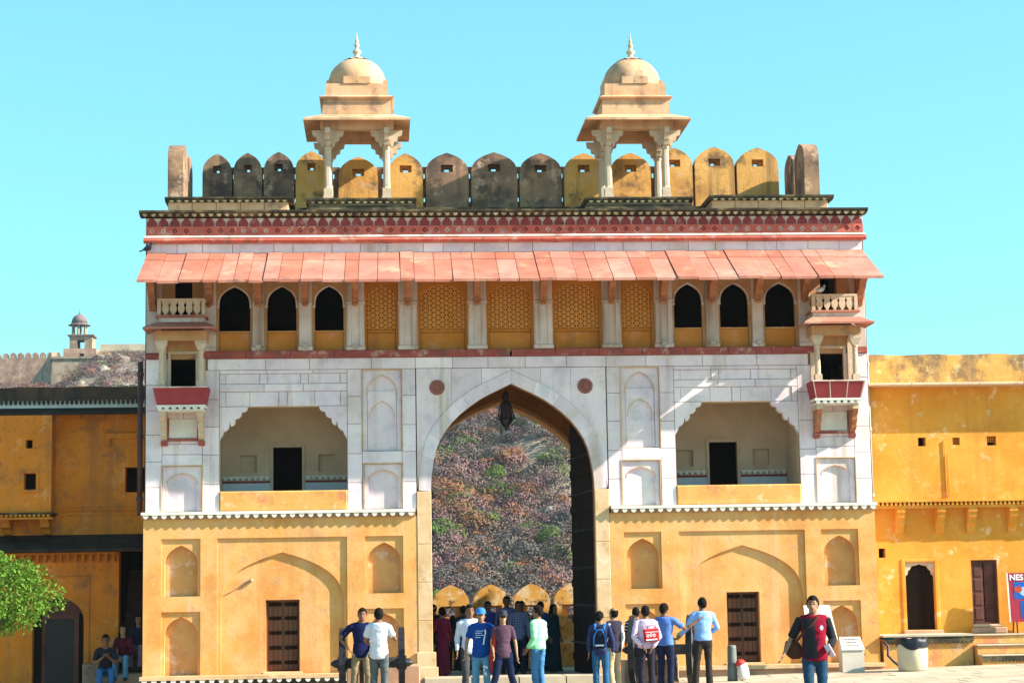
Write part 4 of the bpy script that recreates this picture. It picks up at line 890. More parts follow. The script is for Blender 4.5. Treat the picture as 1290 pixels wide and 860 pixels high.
# ---- drainpipes
def pipe(x, y, z0, z1, mat, lab):
    m = MB().use(mat); m.lathe([(.055,z0),(.055,z1)], x, y, 10); o = m.build('drainpipe', None, None, True)
    for z in (z0+.3, (z0+z1)/2, z1-.3): MB().use(mat).lathe([(.072,z),(.072,z+.07)], x, y, 10).build('pipe_collar', None, o)
    tag(o, lab, 'drainpipe', None)
pipe(-7.70, .25, 3.3, 6.48, 'pipe_dark', 'dark maroon drainpipe on the shaded corner of the gatehouse'); pipe(7.74, .80, 3.2, 6.62, 'pipe_grey', 'grey drainpipe between sunlit orange wing and gatehouse')

# ================================================================== left wing (in the gatehouse's shade)
lw = tag(empty('palace_wing'), 'shaded ochre wing with blackened parapet, projecting oriel and glass door', 'building')
Y = 2.0; X0, X1 = -17.0, -7.62
m = MB().use('wing_left')
ent = arch_pts(-9.61, .54, 1.12, 1.69)
hol = [(-10.15, -9.07, -.5, 1.69), (-8.22, -7.80, 3.87, 4.41), (-8.34, -7.62, -.5, 2.62), (-12.6, -12.2, 3.9, 4.5)]
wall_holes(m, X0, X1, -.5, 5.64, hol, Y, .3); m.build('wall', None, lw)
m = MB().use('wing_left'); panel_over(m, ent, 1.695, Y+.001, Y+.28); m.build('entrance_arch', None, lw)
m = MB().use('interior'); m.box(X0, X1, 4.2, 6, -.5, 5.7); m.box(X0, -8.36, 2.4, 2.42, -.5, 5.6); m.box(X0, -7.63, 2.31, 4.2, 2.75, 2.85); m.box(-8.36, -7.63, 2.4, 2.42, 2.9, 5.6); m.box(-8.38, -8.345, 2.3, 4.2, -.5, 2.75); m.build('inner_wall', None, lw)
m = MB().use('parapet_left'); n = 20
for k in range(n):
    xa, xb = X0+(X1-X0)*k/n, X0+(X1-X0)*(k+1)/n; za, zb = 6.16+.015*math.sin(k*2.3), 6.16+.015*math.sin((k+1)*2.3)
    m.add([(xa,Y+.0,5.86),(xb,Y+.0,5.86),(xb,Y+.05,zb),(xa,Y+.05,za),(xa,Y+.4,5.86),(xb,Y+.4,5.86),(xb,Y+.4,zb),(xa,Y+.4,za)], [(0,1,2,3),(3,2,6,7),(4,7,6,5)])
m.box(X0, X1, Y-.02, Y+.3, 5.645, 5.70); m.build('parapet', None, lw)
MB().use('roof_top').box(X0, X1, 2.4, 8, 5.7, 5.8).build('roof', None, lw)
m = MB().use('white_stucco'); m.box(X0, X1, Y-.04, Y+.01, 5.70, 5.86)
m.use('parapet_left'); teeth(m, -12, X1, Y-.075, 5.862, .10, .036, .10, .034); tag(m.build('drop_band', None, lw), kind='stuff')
x = X0
while x < X1-.1:
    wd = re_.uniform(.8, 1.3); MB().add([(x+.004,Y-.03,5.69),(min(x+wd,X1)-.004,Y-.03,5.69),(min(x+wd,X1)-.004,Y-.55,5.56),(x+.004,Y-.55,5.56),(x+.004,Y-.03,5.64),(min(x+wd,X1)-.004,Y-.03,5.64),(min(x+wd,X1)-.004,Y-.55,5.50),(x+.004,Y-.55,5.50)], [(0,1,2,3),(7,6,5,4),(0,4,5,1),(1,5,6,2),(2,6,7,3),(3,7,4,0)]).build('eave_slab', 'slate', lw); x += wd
# oriel
m = MB().use('wing_left'); a, b, yo = -10.86, -9.70, 1.45
wall_holes(m, a, b, 3.44, 5.50, [(-10.27, -10.02, 3.93, 4.27), (-10.24, -10.10, 4.80, 4.98)], yo, .25)
for x in (a, b): m.quad((x,yo,3.44),(x,Y,3.44),(x,Y,5.5),(x,yo,5.5))
m.quad((a,yo,3.44),(b,yo,3.44),(b,Y,3.44),(a,Y,3.44)); orl = m.build('oriel', None, lw)
m = MB().use('interior'); m.box(a+.02, b-.02, yo+.26, Y-.01, 3.5, 5.4); m.build('oriel_back', None, orl)
m = MB().use('wing_left'); m.slab(-10.33, -9.96, 4.28, 4.33, yo-.04, yo, .01); m.slab(-10.33, -9.96, 3.86, 3.92, yo-.04, yo, .01); m.box(-10.33, -10.275, yo-.03, yo-.001, 3.921, 4.279); m.box(-10.015, -9.96, yo-.03, yo-.001, 3.921, 4.279); m.build('window_surround', None, orl)
m = MB().use('blackened'); m.box(a-.05, b+.05, yo-.08, Y-.001, 3.40, 3.44); m.use('ochre'); m.box(a-.03, b+.03, yo-.05, Y-.001, 3.30, 3.34); teeth(m, a, b, yo-.07, 3.399, .10, .034, .055, .04); tag(m.build('oriel_ledge', None, orl), kind='stuff')
for c in (-10.68, -9.86):
    MB().use('ochre').prism_x([(Y-.001,2.98),(Y-.1,3.0),(Y-.18,3.10),(Y-.34,3.14),(Y-.40,3.22),(Y-.52,3.299),(Y-.001,3.299)], c-.09, c+.09).build('bracket', None, orl)
for z0, z1, d in ((3.50, 3.54, .05), (3.40, 3.44, .03)): MB().box(-9.64, X1, Y-d, Y-.001, z0, z1).build('string_course', 'wing_left', lw)
m = MB().use('wing_left'); m.slab(-8.66, X1, 5.02, 5.15, Y-.06, Y-.001, .012); m.slab(-8.66, -8.54, 4.86, 5.018, Y-.06, Y-.001, .012); m.build('hood_mould', None, lw)
# lower slate canopy and its drops
x = X0
while x < X1-.1:
    wd = re_.uniform(.7, 1.2); xb = min(x+wd, X1)
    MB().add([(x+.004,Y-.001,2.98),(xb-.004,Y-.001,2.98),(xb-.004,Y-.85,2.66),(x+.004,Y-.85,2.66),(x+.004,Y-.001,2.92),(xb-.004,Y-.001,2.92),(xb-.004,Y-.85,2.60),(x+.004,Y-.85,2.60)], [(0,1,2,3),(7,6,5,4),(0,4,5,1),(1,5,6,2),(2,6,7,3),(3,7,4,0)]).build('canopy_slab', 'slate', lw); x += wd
m = MB().use('ochre'); xx = -12
while xx < -8.4: m.box(xx, xx+.07, Y-.12, Y-.001, 2.40, 2.56); xx += .16
m.box(-12, -8.36, Y-.16, Y-.001, 2.561, 2.60); tag(m.build('canopy_dentils', None, lw), kind='stuff')
m = MB().use('wing_left'); m.slab(-10.35, -8.95, 2.06, 2.10, Y-.03, Y-.001, .008); m.slab(-8.99, -8.95, .3, 2.058, Y-.03, Y-.001, .008); m.build('panel_frame', None, lw)
# glass door in the arch
f = MB().use('shutter'); yd = Y+.2
f.box(-9.98, -9.90, yd, yd+.05, -.3, 1.3); f.box(-9.30, -9.20, yd, yd+.05, -.3, 1.3); f.box(-9.899, -9.301, yd, yd+.05, 1.20, 1.30); f.box(-9.899, -9.301, yd, yd+.05, -.3, -.18); f.box(-10.15, -9.07, yd+.051, yd+.08, 1.301, 1.69)
dg = f.build('glass_door', None, lw); MB().box(-9.90, -9.30, yd+.02, yd+.03, -.18, 1.2).build('glass_pane', 'door_glass', dg); MB().tube([(-9.93, yd-.03, .45), (-9.93, yd-.03, .65)], [.012, .012], 6).build('door_handle', 'iron', dg)
for a, b in ((-10.15, -9.985), (-9.195, -9.07)): MB().box(a, b, yd+.03, yd+.06, -.3, 1.3).build('door_side_panel', 'gate_wood', dg)
# stair recess with steps climbing away, and low stone benches
for k in range(11):
    MB().box(-8.335, -7.63, 2.02+k*.17, 3.95, -.4+k*.24, -.4+(k+1)*.24-.003).build('stair_step', 'stair_stone', lw)
tag(MB().use('bench_stone').slab(-9.02, -8.36, -.5, .26, 1.5, 1.99, .02).build('stone_bench', None), 'low stone block at the wall between glass door and stairs', 'bench')
tag(MB().use('bench_stone').slab(-8.34, -7.66, -.5, .06, 1.05, 1.98, .03).build('stone_step', None), 'rough stone step at the foot of the shaded stairs', 'step')

# ================================================================== parapet beyond the arch
fp = tag(empty('far_parapet', (0, 9, 0)), 'orange battlemented wall seen through the archway behind the crowd', 'parapet')
m = MB().use('far_merlon'); m.box(-9, 9, .08, .42, -3, .78); m.build('wall', None, fp)
for k in range(-5, 7):
    cx = -1.0+1.02*k
    o = merlon_mb(.92, .3, 1.28, 1.80, .36, (.26, 1.0, 1.27), 'far_merlon').build('merlon', None, fp); o.location = (cx, .04, 0)
tag(MB().use('far_merlon').slab(-1.9, 1.52, -.25, -.02, 8.2, 9.05, .03).build('stone_ledge', None), 'low ledge at the foot of the far battlemented wall', 'ledge')
bn = MB().use('far_merlon'); bn.box(1.56, 2.6, 7.9, 8.5, .18, .34); bn.box(1.56, 1.74, 7.92, 8.48, -.3, .179); bn.box(2.4, 2.6, 7.92, 8.48, -.3, .179); tag(bn.build('stone_bench', None), 'yellow stone bench with square opening beside the gate leaf', 'bench')

# ================================================================== lantern
lan = tag(empty('hanging_lantern', (-.06, .95, 5.06)), 'dark ornate metal lantern hanging under the arch apex', 'lantern')
MB().use('iron').lathe([(.012,.78),(.012,1.28)], 0, 0, 6).build('chain', None, lan)
MB().use('iron').lathe([(.02,.80),(.05,.78),(.075,.72),(.075,.66),(.055,.60),(.07,.58),(.11,.54),(.12,.50)], 0, 0, 12).build('cap', None, lan, True)
m = MB().use('pipe_dark'); m.lathe([(.075,.50),(.125,.25),(.11,.20)], 0, 0, 8); m.build('glass_body', None, lan)
for k in range(8):
    a = 2*math.pi*k/8; ca, sa = math.cos(a), math.sin(a)
    MB().use('iron').tube([(.11*ca,.11*sa,.52),(.135*ca,.135*sa,.38),(.185*ca,.185*sa,.22),(.215*ca,.215*sa,.19)], [.014,.013,.016,.010], 6).build('rib', None, lan)
MB().use('iron').lathe([(.14,.22),(.135,.17),(.11,.11),(.06,.05),(.025,.02),(.02,-.03),(.008,-.05)], 0, 0, 12).build('base_drop', None, lan, True)

# ================================================================== cannons on stone blocks
def cannon(x, y, g, rot, lab, labb, bx0, bx1, by):
    t = tag(empty('cannon', (x, y, g), rot), lab, 'cannon')
    r = .66; hz_ = .67
    for s in (-1, 1):
        cx = s*.55; m = MB().use('old_wood'); n = 24     # wheel as a ring about the x axis
        def ring(r0, r1, xa, xb):
            for k in range(n):
                a0, a1 = 2*math.pi*k/n, 2*math.pi*(k+1)/n; P = lambda X, r_, a: (X, r_*math.cos(a), hz_+r_*math.sin(a))
                m.quad(P(xa,r1,a0),P(xa,r1,a1),P(xb,r1,a1),P(xb,r1,a0)); m.quad(P(xa,r0,a0),P(xb,r0,a0),P(xb,r0,a1),P(xa,r0,a1))
                m.quad(P(xa,r0,a0),P(xa,r0,a1),P(xa,r1,a1),P(xa,r1,a0)); m.quad(P(xb,r0,a0),P(xb,r1,a0),P(xb,r1,a1),P(xb,r0,a1))
        ring(.50, r-.012, cx-.05, cx+.05); wheel = m.build('wheel', None, t)
        m = MB().use('iron'); ring(r-.012, r, cx-.055, cx+.055); m.build('tyre', None, wheel)
        for k in range(10):
            a = 2*math.pi*k/10; ca, sa = math.cos(a), math.sin(a)
            MB().use('old_wood').tube([(cx,.08*ca,hz_+.08*sa),(cx,.52*ca,hz_+.52*sa)], [.032,.026], 6, cap=0).build('spoke', None, wheel)
        m = MB().use('iron'); m.tube([(cx-.09,0,hz_),(cx-.09,0,hz_),(cx+.09,0,hz_)], [.12,.13,.13], 12, (0,1,0), 0); m.tube([(cx+s*.08,0,hz_),(cx+s*.15,0,hz_),(cx+s*.21,0,hz_)], [.09,.07,.03], 10, (0,1,0), .3); m.build('hub', None, wheel)
    MB().use('old_wood').box(-.46, .46, -.10, .10, hz_-.09, hz_+.10).build('axle', None, t)
    for s in (-1, 1): MB().use('old_wood').prism_x([(-.25,hz_+.10),(-.20,hz_+.22),(.25,hz_+.22),(.9,.12),(.9,.0),(.7,.0),(.2,hz_-.08),(-.25,hz_-.06)], s*.20-.04, s*.20+.04).build('cheek', None, t)
    m = MB().use('iron'); m.tube([(0,.55,hz_+.20),(0,.45,hz_+.22),(0,.1,hz_+.22),(0,-.5,hz_+.22),(0,-.56,hz_+.22)], [.06,.14,.13,.10,.12], 16, (1,0,0), .4); m.build('barrel', None, t, True)
    tag(MB().use('plinth_stone').slab(bx0, bx1, gz(x)-.05, .26, by, by+.55, .02).build('cannon_block', None), labb, 'stone block')
cannon(-2.93, -3.6, gz(-2.9), 0, 'dark old cannon with spoked wheels behind the two chatting men', 'pink stone block behind the cannon at the two chatting men', -3.42, -2.02, -2.7)
cannon(2.62, -2.9, gz(2.6), R(-13), 'dark old cannon with spoked wheels beside the man in light blue', 'pink stone block behind the cannon near the standing group', 1.95, 3.02, -2.3)

# ================================================================== small things in front
g = gz(7.9); t = tag(empty('litter_bin', (7.87, -1.5, g+.0)), 'squat cream concrete litter bin lined with a black bag', 'litter bin')
MB().use('concrete_bin').lathe([(.27,.0),(.295,.03),(.305,.30),(.30,.60),(.285,.635),(.25,.64),(.245,.5)], 0, 0, 28).build('tub', None, t, True)
m = MB().use('bin_bag'); vs_ = []; n = 36; rb = random.Random(4)
prof = [(.24,.55),(.262,.655),(.31,.65),(.322,.59),(.325,.50)]
for j, (r, z) in enumerate(prof):
    for k in range(n):
        a = 2*math.pi*k/n; q = .010*math.sin(a*9+j)+.008*math.sin(a*5); dz = (-.07*max(0, math.sin(a*1.5+.6))+.03*math.sin(a*4))*(j/4) if j > 2 else .012*math.sin(a*7)
        vs_.append(((r+q)*math.cos(a), (r+q)*math.sin(a), z+dz))
m.add(vs_, [(j*n+k, j*n+(k+1) % n, (j+1)*n+(k+1) % n, (j+1)*n+k) for j in range(len(prof)-1) for k in range(n)]); m.build('bin_liner', None, t, True)
g = gz(4.05); m = MB().use('bollard'); m.lathe([(.105,0),(.10,.05),(.085,.64),(.08,.68),(.05,.69)], 0, 0, 20); t = m.build('bollard', None, None, True, (4.04, -2.5, g+.0)); tag(t, 'grey tapered bollard in front of the right brown door', 'bollard')
# plastic shopping bag leaning on the bollard
m = MB().use(flat('bag_white', (.62, .60, .60), .4)); vs_ = []; rb = random.Random(9); n = 14
for j, (r, z) in enumerate(((.075,.01),(.115,.05),(.125,.16),(.11,.27),(.075,.33))):
    for k in range(n):
        a = 2*math.pi*k/n; q = 1+rb.uniform(-.12, .12); vs_.append((r*q*math.cos(a), r*.7*q*math.sin(a), z+rb.uniform(-.012, .012)))
m.add(vs_, [(j*n+k, j*n+(k+1) % n, (j+1)*n+(k+1) % n, (j+1)*n+k) for j in range(4) for k in range(n)]+[tuple(range(n-1, -1, -1))])
bag = m.build('shopping_bag', None, None, True, (4.25, -2.62, g+.02)); bag.rotation_euler = (0, R(-8), .3); tag(bag, 'white plastic shopping bag with red top leaning on the bollard', 'bag')
m = MB().use(flat('bag_red', (.55, .03, .03), .5)); vs_ = []
for j, (r, z) in enumerate(((.085,.30),(.10,.34),(.07,.39),(.02,.40))):
    for k in range(n):
        a = 2*math.pi*k/n; q = 1+rb.uniform(-.2, .2); vs_.append((-.03+r*q*math.cos(a), r*.7*q*math.sin(a), z+rb.uniform(-.015, .015)))
m.add(vs_, [(j*n+k, j*n+(k+1) % n, (j+1)*n+(k+1) % n, (j+1)*n+k) for j in range(3) for k in range(n)]); m.build('bag_contents', None, bag, True)
# marble information plaque on a sloped pedestal
g = gz(6.8); t = tag(empty('plaque_pedestal', (6.80, -.95, g)), 'pale stone pedestal with sloped inscribed plaque beside the niche', 'plaque')
m = MB().use('plaque_body'); m.prism_x([(0,0),(.34,0),(.34,.63),(.26,.66),(0,.45)], -.225, .225); m.build('pedestal', None, t)
m = MB().use('plaque_face'); m.add([(-.235,-.02,.452),(.235,-.02,.452),(.215,.27,.695),(-.215,.27,.695),(-.235,-.02,.434),(.235,-.02,.434),(.215,.27,.672),(-.215,.27,.672)], [(0,1,2,3),(7,6,5,4),(0,4,5,1),(1,5,6,2),(2,6,7,3),(3,7,4,0)]); m.build('plaque_face', None, t)
m = MB().use(flat('engraving', (.16, .11, .09))); rt_ = random.Random(2)
for row, (v, hwid) in enumerate(((.80, .16), (.55, .10), (.28, .14))):     # illegible cut lettering
    x = -hwid
    while x < hwid:
        wd = rt_.uniform(.012, .03); y0, z0 = -.02+.29*v, .452+.243*v; x1 = min(x+wd, hwid)
        m.add([(x,y0-.016,z0-.0114),(x1,y0-.016,z0-.0114),(x1,y0+.016,z0+.0154),(x,y0+.016,z0+.0154)], [(0,1,2,3)]); x += wd+rt_.uniform(.008, .018)
for i, v in enumerate(m.v): m.v[i] = (v[0], v[1]-.002, v[2]+.003)
tag(m.build('inscription', None, t), kind='stuff')
t = tag(empty('notice_board', (6.2, -.7, gz(6.2))), 'cream sloping notice board on a post behind the walking man', 'notice board')
MB().use('plaque_face').lathe([(.085,0),(.075,.1),(.07,.72)], .04, .02, 14).build('post', None, t, True)
m = MB().use('plaque_face'); m.add([(-.30,-.14,.66),(.32,-.14,.66),(.24,.16,1.36),(-.30,.16,1.36),(-.30,-.115,.65),(.32,-.115,.65),(.24,.185,1.35),(-.30,.185,1.35)], [(0,1,2,3),(7,6,5,4),(0,4,5,1),(1,5,6,2),(2,6,7,3),(3,7,4,0)]); m.build('board', None, t)
# advertising stand on the terrace steps
t = tag(empty('advertising_stand', (11.02, .55, .56), R(-4)), 'red advertising stand with blue pictures on the terrace steps', 'sign')
m = MB().use(flat('ad_red', (.34, .02, .045), .5)); tilt = lambda z: .10-.10*z
m.add([(-.45,-.02,.24),(.45,-.02,.24),(.45,.10,1.27),(-.45,.10,1.27),(-.45,.005,.24),(.45,.005,.24),(.45,.125,1.27),(-.45,.125,1.27)], [(0,1,2,3),(7,6,5,4),(0,4,5,1),(1,5,6,2),(2,6,7,3),(3,7,4,0)]); m.build('panel', None, t)
m = MB().use('white_stucco'); m.add([(-.47,-.022,.24),(-.435,-.024,.24),(-.435,.096,1.27),(-.47,.098,1.27)], [(0,1,2,3)]); m.build('panel_edge', None, t)
def adq(x0, x1, z0, z1, mat, nm):
    yy = lambda z: -.02+.12*(z-.24)/1.03-.004
    MB().use(mat).add([(x0,yy(z0),z0),(x1,yy(z0),z0),(x1,yy(z1),z1),(x0,yy(z1),z1)], [(0,1,2,3)]).build(nm, None, t)
adq(-.33, .40, .72, 1.08, flat('ad_blue', (.01, .10, .42), .4), 'picture'); adq(-.22, .40, .32, .68, flat('ad_blue2', (.015, .07, .30), .4), 'picture')
yy = lambda z: -.02+.12*(z-.24)/1.03-.008
MB().use(flat('ad_cup', (.45, .06, .03), .4)).add([(-.24+.09*math.cos(a*.5),yy(.92+.07*math.sin(a*.5)),.92+.07*math.sin(a*.5)) for a in range(12)], [tuple(range(12))]).build('cup_picture', None, t)
MB().use(flat('ad_light', (.30, .45, .60), .4)).add([(-.10+.12*math.cos(a*.5),yy(.88+.10*math.sin(a*.5))+.001,.88+.10*math.sin(a*.5)) for a in range(12)], [tuple(range(12))]).build('cup_picture', None, t)
def text_mesh(txt, size):
    cu = bpy.data.curves.new('lettering', 'FONT'); cu.body = txt; cu.size = size; cu.extrude = .001; cu.offset = .004
    o = bpy.data.objects.new('lettering', cu); COL.objects.link(o); dg_ = bpy.context.evaluated_depsgraph_get(); me = bpy.data.meshes.new_from_object(o.evaluated_get(dg_)); bpy.data.objects.remove(o); return me
me = text_mesh('NES', .17); me.materials.append(flat('ad_white', (.8, .78, .78), .5)); o = bpy.data.objects.new('lettering', me); COL.objects.link(o); o.parent = t; o.location = (-.41, yy(1.12)-.002, 1.12); o.rotation_euler = (R(90)-math.atan(.12/1.03), 0, 0)
for s in (-1, 1): MB().use('iron').tube([(s*.3,.02,.0),(s*.3,.085,.6),(s*.3,.145,1.2)], [.015,.015,.015], 6).build('leg', None, t); MB().use('iron').tube([(s*.3,.4,.0),(s*.3,.13,1.1)], [.015,.015], 6).build('leg', None, t)
# floodlights on the red band, small pigeons
for x in (-5.25, -4.27, -3.24, 3.24, 4.27, 5.25):
    near = {-5.25: 'between the first and second dark arches from the shaded balcony', -4.27: 'between the second and third dark arches from the shaded balcony', -3.24: 'between shaded dark arches and lattice screens', 3.24: 'between sunlit-side dark arches and lattice screens', 4.27: 'between second and third dark arches from the sunlit balcony', 5.25: 'between the first and second dark arches from the sunlit balcony'}[x]
    t = tag(empty('floodlight', (x, -.05, 6.652)), 'small floodlight '+near, 'floodlight', 'floodlights along the red band')
    m = MB().use('pipe_grey'); m.box(-.012, .012, -.02, .0, 0, .05); m.build('stand', None, t); m = MB().use('pipe_grey'); m.frustum((-.05, .05, -.06, .02), (-.06, .06, -.09, .0), .045, .115); m.build('housing', None, t)
def pigeon(x, y, z, rot, mat, lab):
    t = tag(empty('pigeon', (x, y, z), rot), lab, 'pigeon')
    m = MB().use(mat); m.tube([(0,.13,.075),(0,.06,.085),(0,-.03,.10),(0,-.09,.125)], [.018,.05,.058,.035], 10); m.tube([(0,-.08,.13),(0,-.11,.17)], [.03,.024], 8); m.ball((0,-.12,.185), (.026,.03,.027), 8, 6); m.add([(-.03,.10,.08),(.03,.10,.08),(.04,.24,.05),(-.04,.24,.05)], [(0,1,2,3)]); m.build('body', None, t, True)
    MB().use('iron').tube([(0,-.145,.185),(0,-.17,.178)], [.007,.003], 5).build('beak', None, t)
    for s in (-1, 1): MB().use(flat('bird_leg', (.35, .08, .06))).tube([(s*.02,0,.05),(s*.02,-.005,0)], [.006,.005], 5).build('leg', None, t)
pigeon(-7.52, -.14, 8.71, .9, flat('bird_dark', (.04, .045, .06)), 'dark pigeon at the end of the sandstone eave')
pigeon(6.50, -.52, 7.69, 2.2, flat('bird_pale', (.45, .47, .52)), 'pale pigeon on the sunlit balcony balustrade')

# small wall lamp with its cable on the blind arch, and a hose at the corner of the terrace
t = tag(empty('wall_lamp', (-5.40, .078, 1.93)), 'tiny wall lamp with drooping cable inside the left blind arch', 'lamp')
MB().use('plinth_stone').lathe([(.03,-.03),(.045,0),(.03,.04)], 0, -.035, 10).build('lamp_head', None, t, True)
MB().use('bracket_red').tube([(-.02,-.02,-.01),(-.20,-.012,-.10),(-.40,-.012,-.22),(-.58,-.01,-.30)], [.008]*4, 6).build('cable', None, t)
t = MB().use('pipe_dark').tube([(7.64,-.14,.46),(7.72,-.2,.36),(7.70,-.22,.18),(7.82,-.26,.04),(7.95,-.34,-.07)], [.03]*5, 8).build('hose', None, None, True); tag(t, 'dark hose drooping over the corner of the terrace', 'hose')
# ================================================================== hillside beyond the fort
def sstep(a, b, t):
    t = max(0.0, min(1.0, (t-a)/(b-a))); return t*t*(3-2*t)
def ridge(x): return 40.5+5.5*sstep(-57, -50, x)-max(0, x+45)*.03-max(0, x-60)*.10
def hill(x, y):
    z = -26+(ridge(x)+26)*sstep(60, 340, y)**1.0
    z += 26*(sstep(60, 330, y))*0
    if y > 335: z -= (y-335)*.25
    z += 1.6*noise.noise((x*.03, y*.03, 3.1))+.7*noise.noise((x*.11, y*.11, 1.7))
    # rocky spur running down on the sunny side
    d = x-21.5; z += 2.6*math.exp(-(d/5)**2)*sstep(165, 215, y)
    return z
mb = MB(); xs = []; x = -900
while x <= 900:
    xs.append(x); x += 5 if -110 < x < 130 else 40
ys = [9.8, 14, 30]+[60+6*i for i in range(50)]+[370, 420, 520, 700, 1200, 3000]
idx = {}
vs_ = []
for j, y in enumerate(ys):
    for i, x in enumerate(xs): vs_.append((x, y, -3.0 if y < 12 else max(-120, hill(x, y)) if y < 1000 else -120))
nx = len(xs); mb.add(vs_, [(j*nx+i, j*nx+i+1, (j+1)*nx+i+1, (j+1)*nx+i) for j in range(len(ys)-1) for i in range(nx-1)])
tag(mb.build('hillside', 'hill_ground', None, True), kind='structure')
rh = random.Random(21)
NR = np.random.default_rng(5)
def leaf_quads(c, r, n, q, zsq=.72):
    """small leaf faces wrapped round an uneven, many-lobed crown"""
    k = 4; lob = np.stack([NR.normal(0, .36, k), NR.normal(0, .36, k), NR.uniform(-.1, .45, k)], 1); lr = NR.uniform(.42, .78, k)
    i = NR.integers(0, k, n); d = NR.normal(0, 1, (n, 3)); d[:, 2] += .35; d /= np.linalg.norm(d, axis=1)[:, None]
    p = lob[i]+d*(lr[i]*NR.uniform(.86, 1.06, n))[:, None]
    P = np.array(c)+np.stack([p[:, 0]*r, p[:, 1]*r, (p[:, 2]+.35)*r*zsq], 1)
    nm = d+NR.normal(0, .13, (n, 3)); nm /= np.linalg.norm(nm, axis=1)[:, None]
    t = NR.normal(0, 1, (n, 3)); a = np.cross(nm, t); a /= np.linalg.norm(a, axis=1)[:, None]; b = np.cross(nm, a)
    a *= (q*NR.uniform(.6, 1.25, n))[:, None]; b *= (q*NR.uniform(.5, .9, n))[:, None]
    return np.stack([P-a-b*.4, P-a*.1+b*.7, P+a+b*.2, P+a*.1-b*.8], 1).reshape(-1, 3)
def quad_mesh(name, chunks):
    """chunks = [(vertex array, material)]"""
    me = bpy.data.meshes.new(name); mats = []; mi = []
    for v, m in chunks:
        m = M(m)
        if m not in mats: mats.append(m)
        mi.append(np.full(len(v)//4, mats.index(m), dtype=np.int32))
    V = np.concatenate([v for v, _ in chunks]).astype(np.float32); n = len(V)//4
    me.vertices.add(len(V)); me.vertices.foreach_set('co', V.ravel()); me.loops.add(len(V)); me.loops.foreach_set('vertex_index', np.arange(len(V), dtype=np.int32))
    me.polygons.add(n); me.polygons.foreach_set('loop_start', np.arange(0, len(V), 4, dtype=np.int32)); me.polygons.foreach_set('loop_total', np.full(n, 4, dtype=np.int32))
    for m in mats: me.materials.append(m)
    me.polygons.foreach_set('material_index', np.concatenate(mi)); me.update(); me.validate(); return me
kinds = [('scrub_bare', .50), ('scrub_grey', .18), ('scrub_rust', .12), ('scrub_dark_shade', .13), ('scrub_green', .07)]
def pick(): 
    u = rh.random()
    for k, p in kinds:
        u -= p
        if u <= 0: return k
    return 'scrub_bare'
ch = []
for _ in range(2300):
    y = rh.uniform(150, 345); t = (y+41); x = -2.76+t*rh.uniform(-.005, .135)
    if abs(x-21.0) < 3.6 and y > 195 and rh.random() < .72: continue
    v = noise.noise((x*.06, y*.06, 7.0)); k = pick()
    if v > .22 and rh.random() < .40: k = 'scrub_rust'
    if v < -.2 and rh.random() < .5: k = 'scrub_dark_shade'  # dark shade patches of the slope put into the leaf colour
    r = rh.uniform(1.1, 3.2); ch.append((leaf_quads((x, y, hill(x, y)-.2), r, int(80+115*r), .122+.022*r), k))
for _ in range(1500):       # the slope seen over the shaded wing
    y = rh.uniform(235, 338); x = (y+41)*rh.uniform(-.215, -.10)-2.76; r = rh.uniform(.6, 1.8); ch.append((leaf_quads((x, y, hill(x, y)-.2), r, int(50+40*r), .13), pick()))
co = bpy.data.objects.new('scrub_cover', quad_mesh('scrub_cover', ch)); COL.objects.link(co)
tag(co, 'dry purplish scrub covering the hillside', 'scrub', kind='stuff')
# larger trees that can be told apart
bush = [quad_mesh('crown', [(leaf_quads((0, 0, .5), 1.0, 700, .066, .8), k)]) for k in ('scrub_green', 'scrub_green', 'scrub_rust')]
trunk = MB().use('bark'); trunk.tube([(0,0,-.3),(.03,.02,.4),(.0,.05,.9)], [.09,.07,.04], 6); trunk = trunk.mesh('trunk')
# (direction, distance, radius, kind) seen through the arch
spots = [(.0335,235,2.6,0),(.058,255,2.0,1),(.0665,248,1.8,0),(.0375,196,2.9,1),(.0735,238,1.5,0),(.0455,176,2.2,0),(.0585,205,2.4,1),(.078,288,2.4,0),(.0845,270,2.2,1),(.088,255,2.0,0),(.0865,232,1.9,1),(.053,300,2.3,0),(.030,300,2.2,1),(.0415,270,1.8,0),(.064,225,1.6,0),(.0745,190,2.0,1),(.0605,171,2.0,0),(.082,180,1.9,0),(.091,215,2.0,1),
         (.0405,222,2.2,2),(.055,232,2.1,2),(.0475,206,2.2,2),(.063,196,2.0,2),(.0695,262,1.8,2),(.0565,282,2.0,2),(.080,205,2.0,2),(.034,250,2.2,2),(.0505,190,1.8,2)]
for d, t, r, k in spots:
    x, y = -2.76+d*t*1.0+.0, t-41+0
    e = empty('hill_tree', (x, y, hill(x, y)-.3), rh.random()*6); 
    tag(e, 'green leafy tree standing out on the scrubby hillside' if k < 2 else 'rust orange dry tree standing out on the hillside', 'tree', 'green trees on the hillside' if k < 2 else 'rust orange trees on the hillside')
    c = bpy.data.objects.new('crown', bush[k]); COL.objects.link(c); c.parent = e; c.scale = (r, r, r*rh.uniform(.8, 1.0)); c.rotation_euler.z = rh.random()*6
    c = bpy.data.objects.new('trunk', trunk); COL.objects.link(c); c.parent = e; c.scale = (r, r, r)
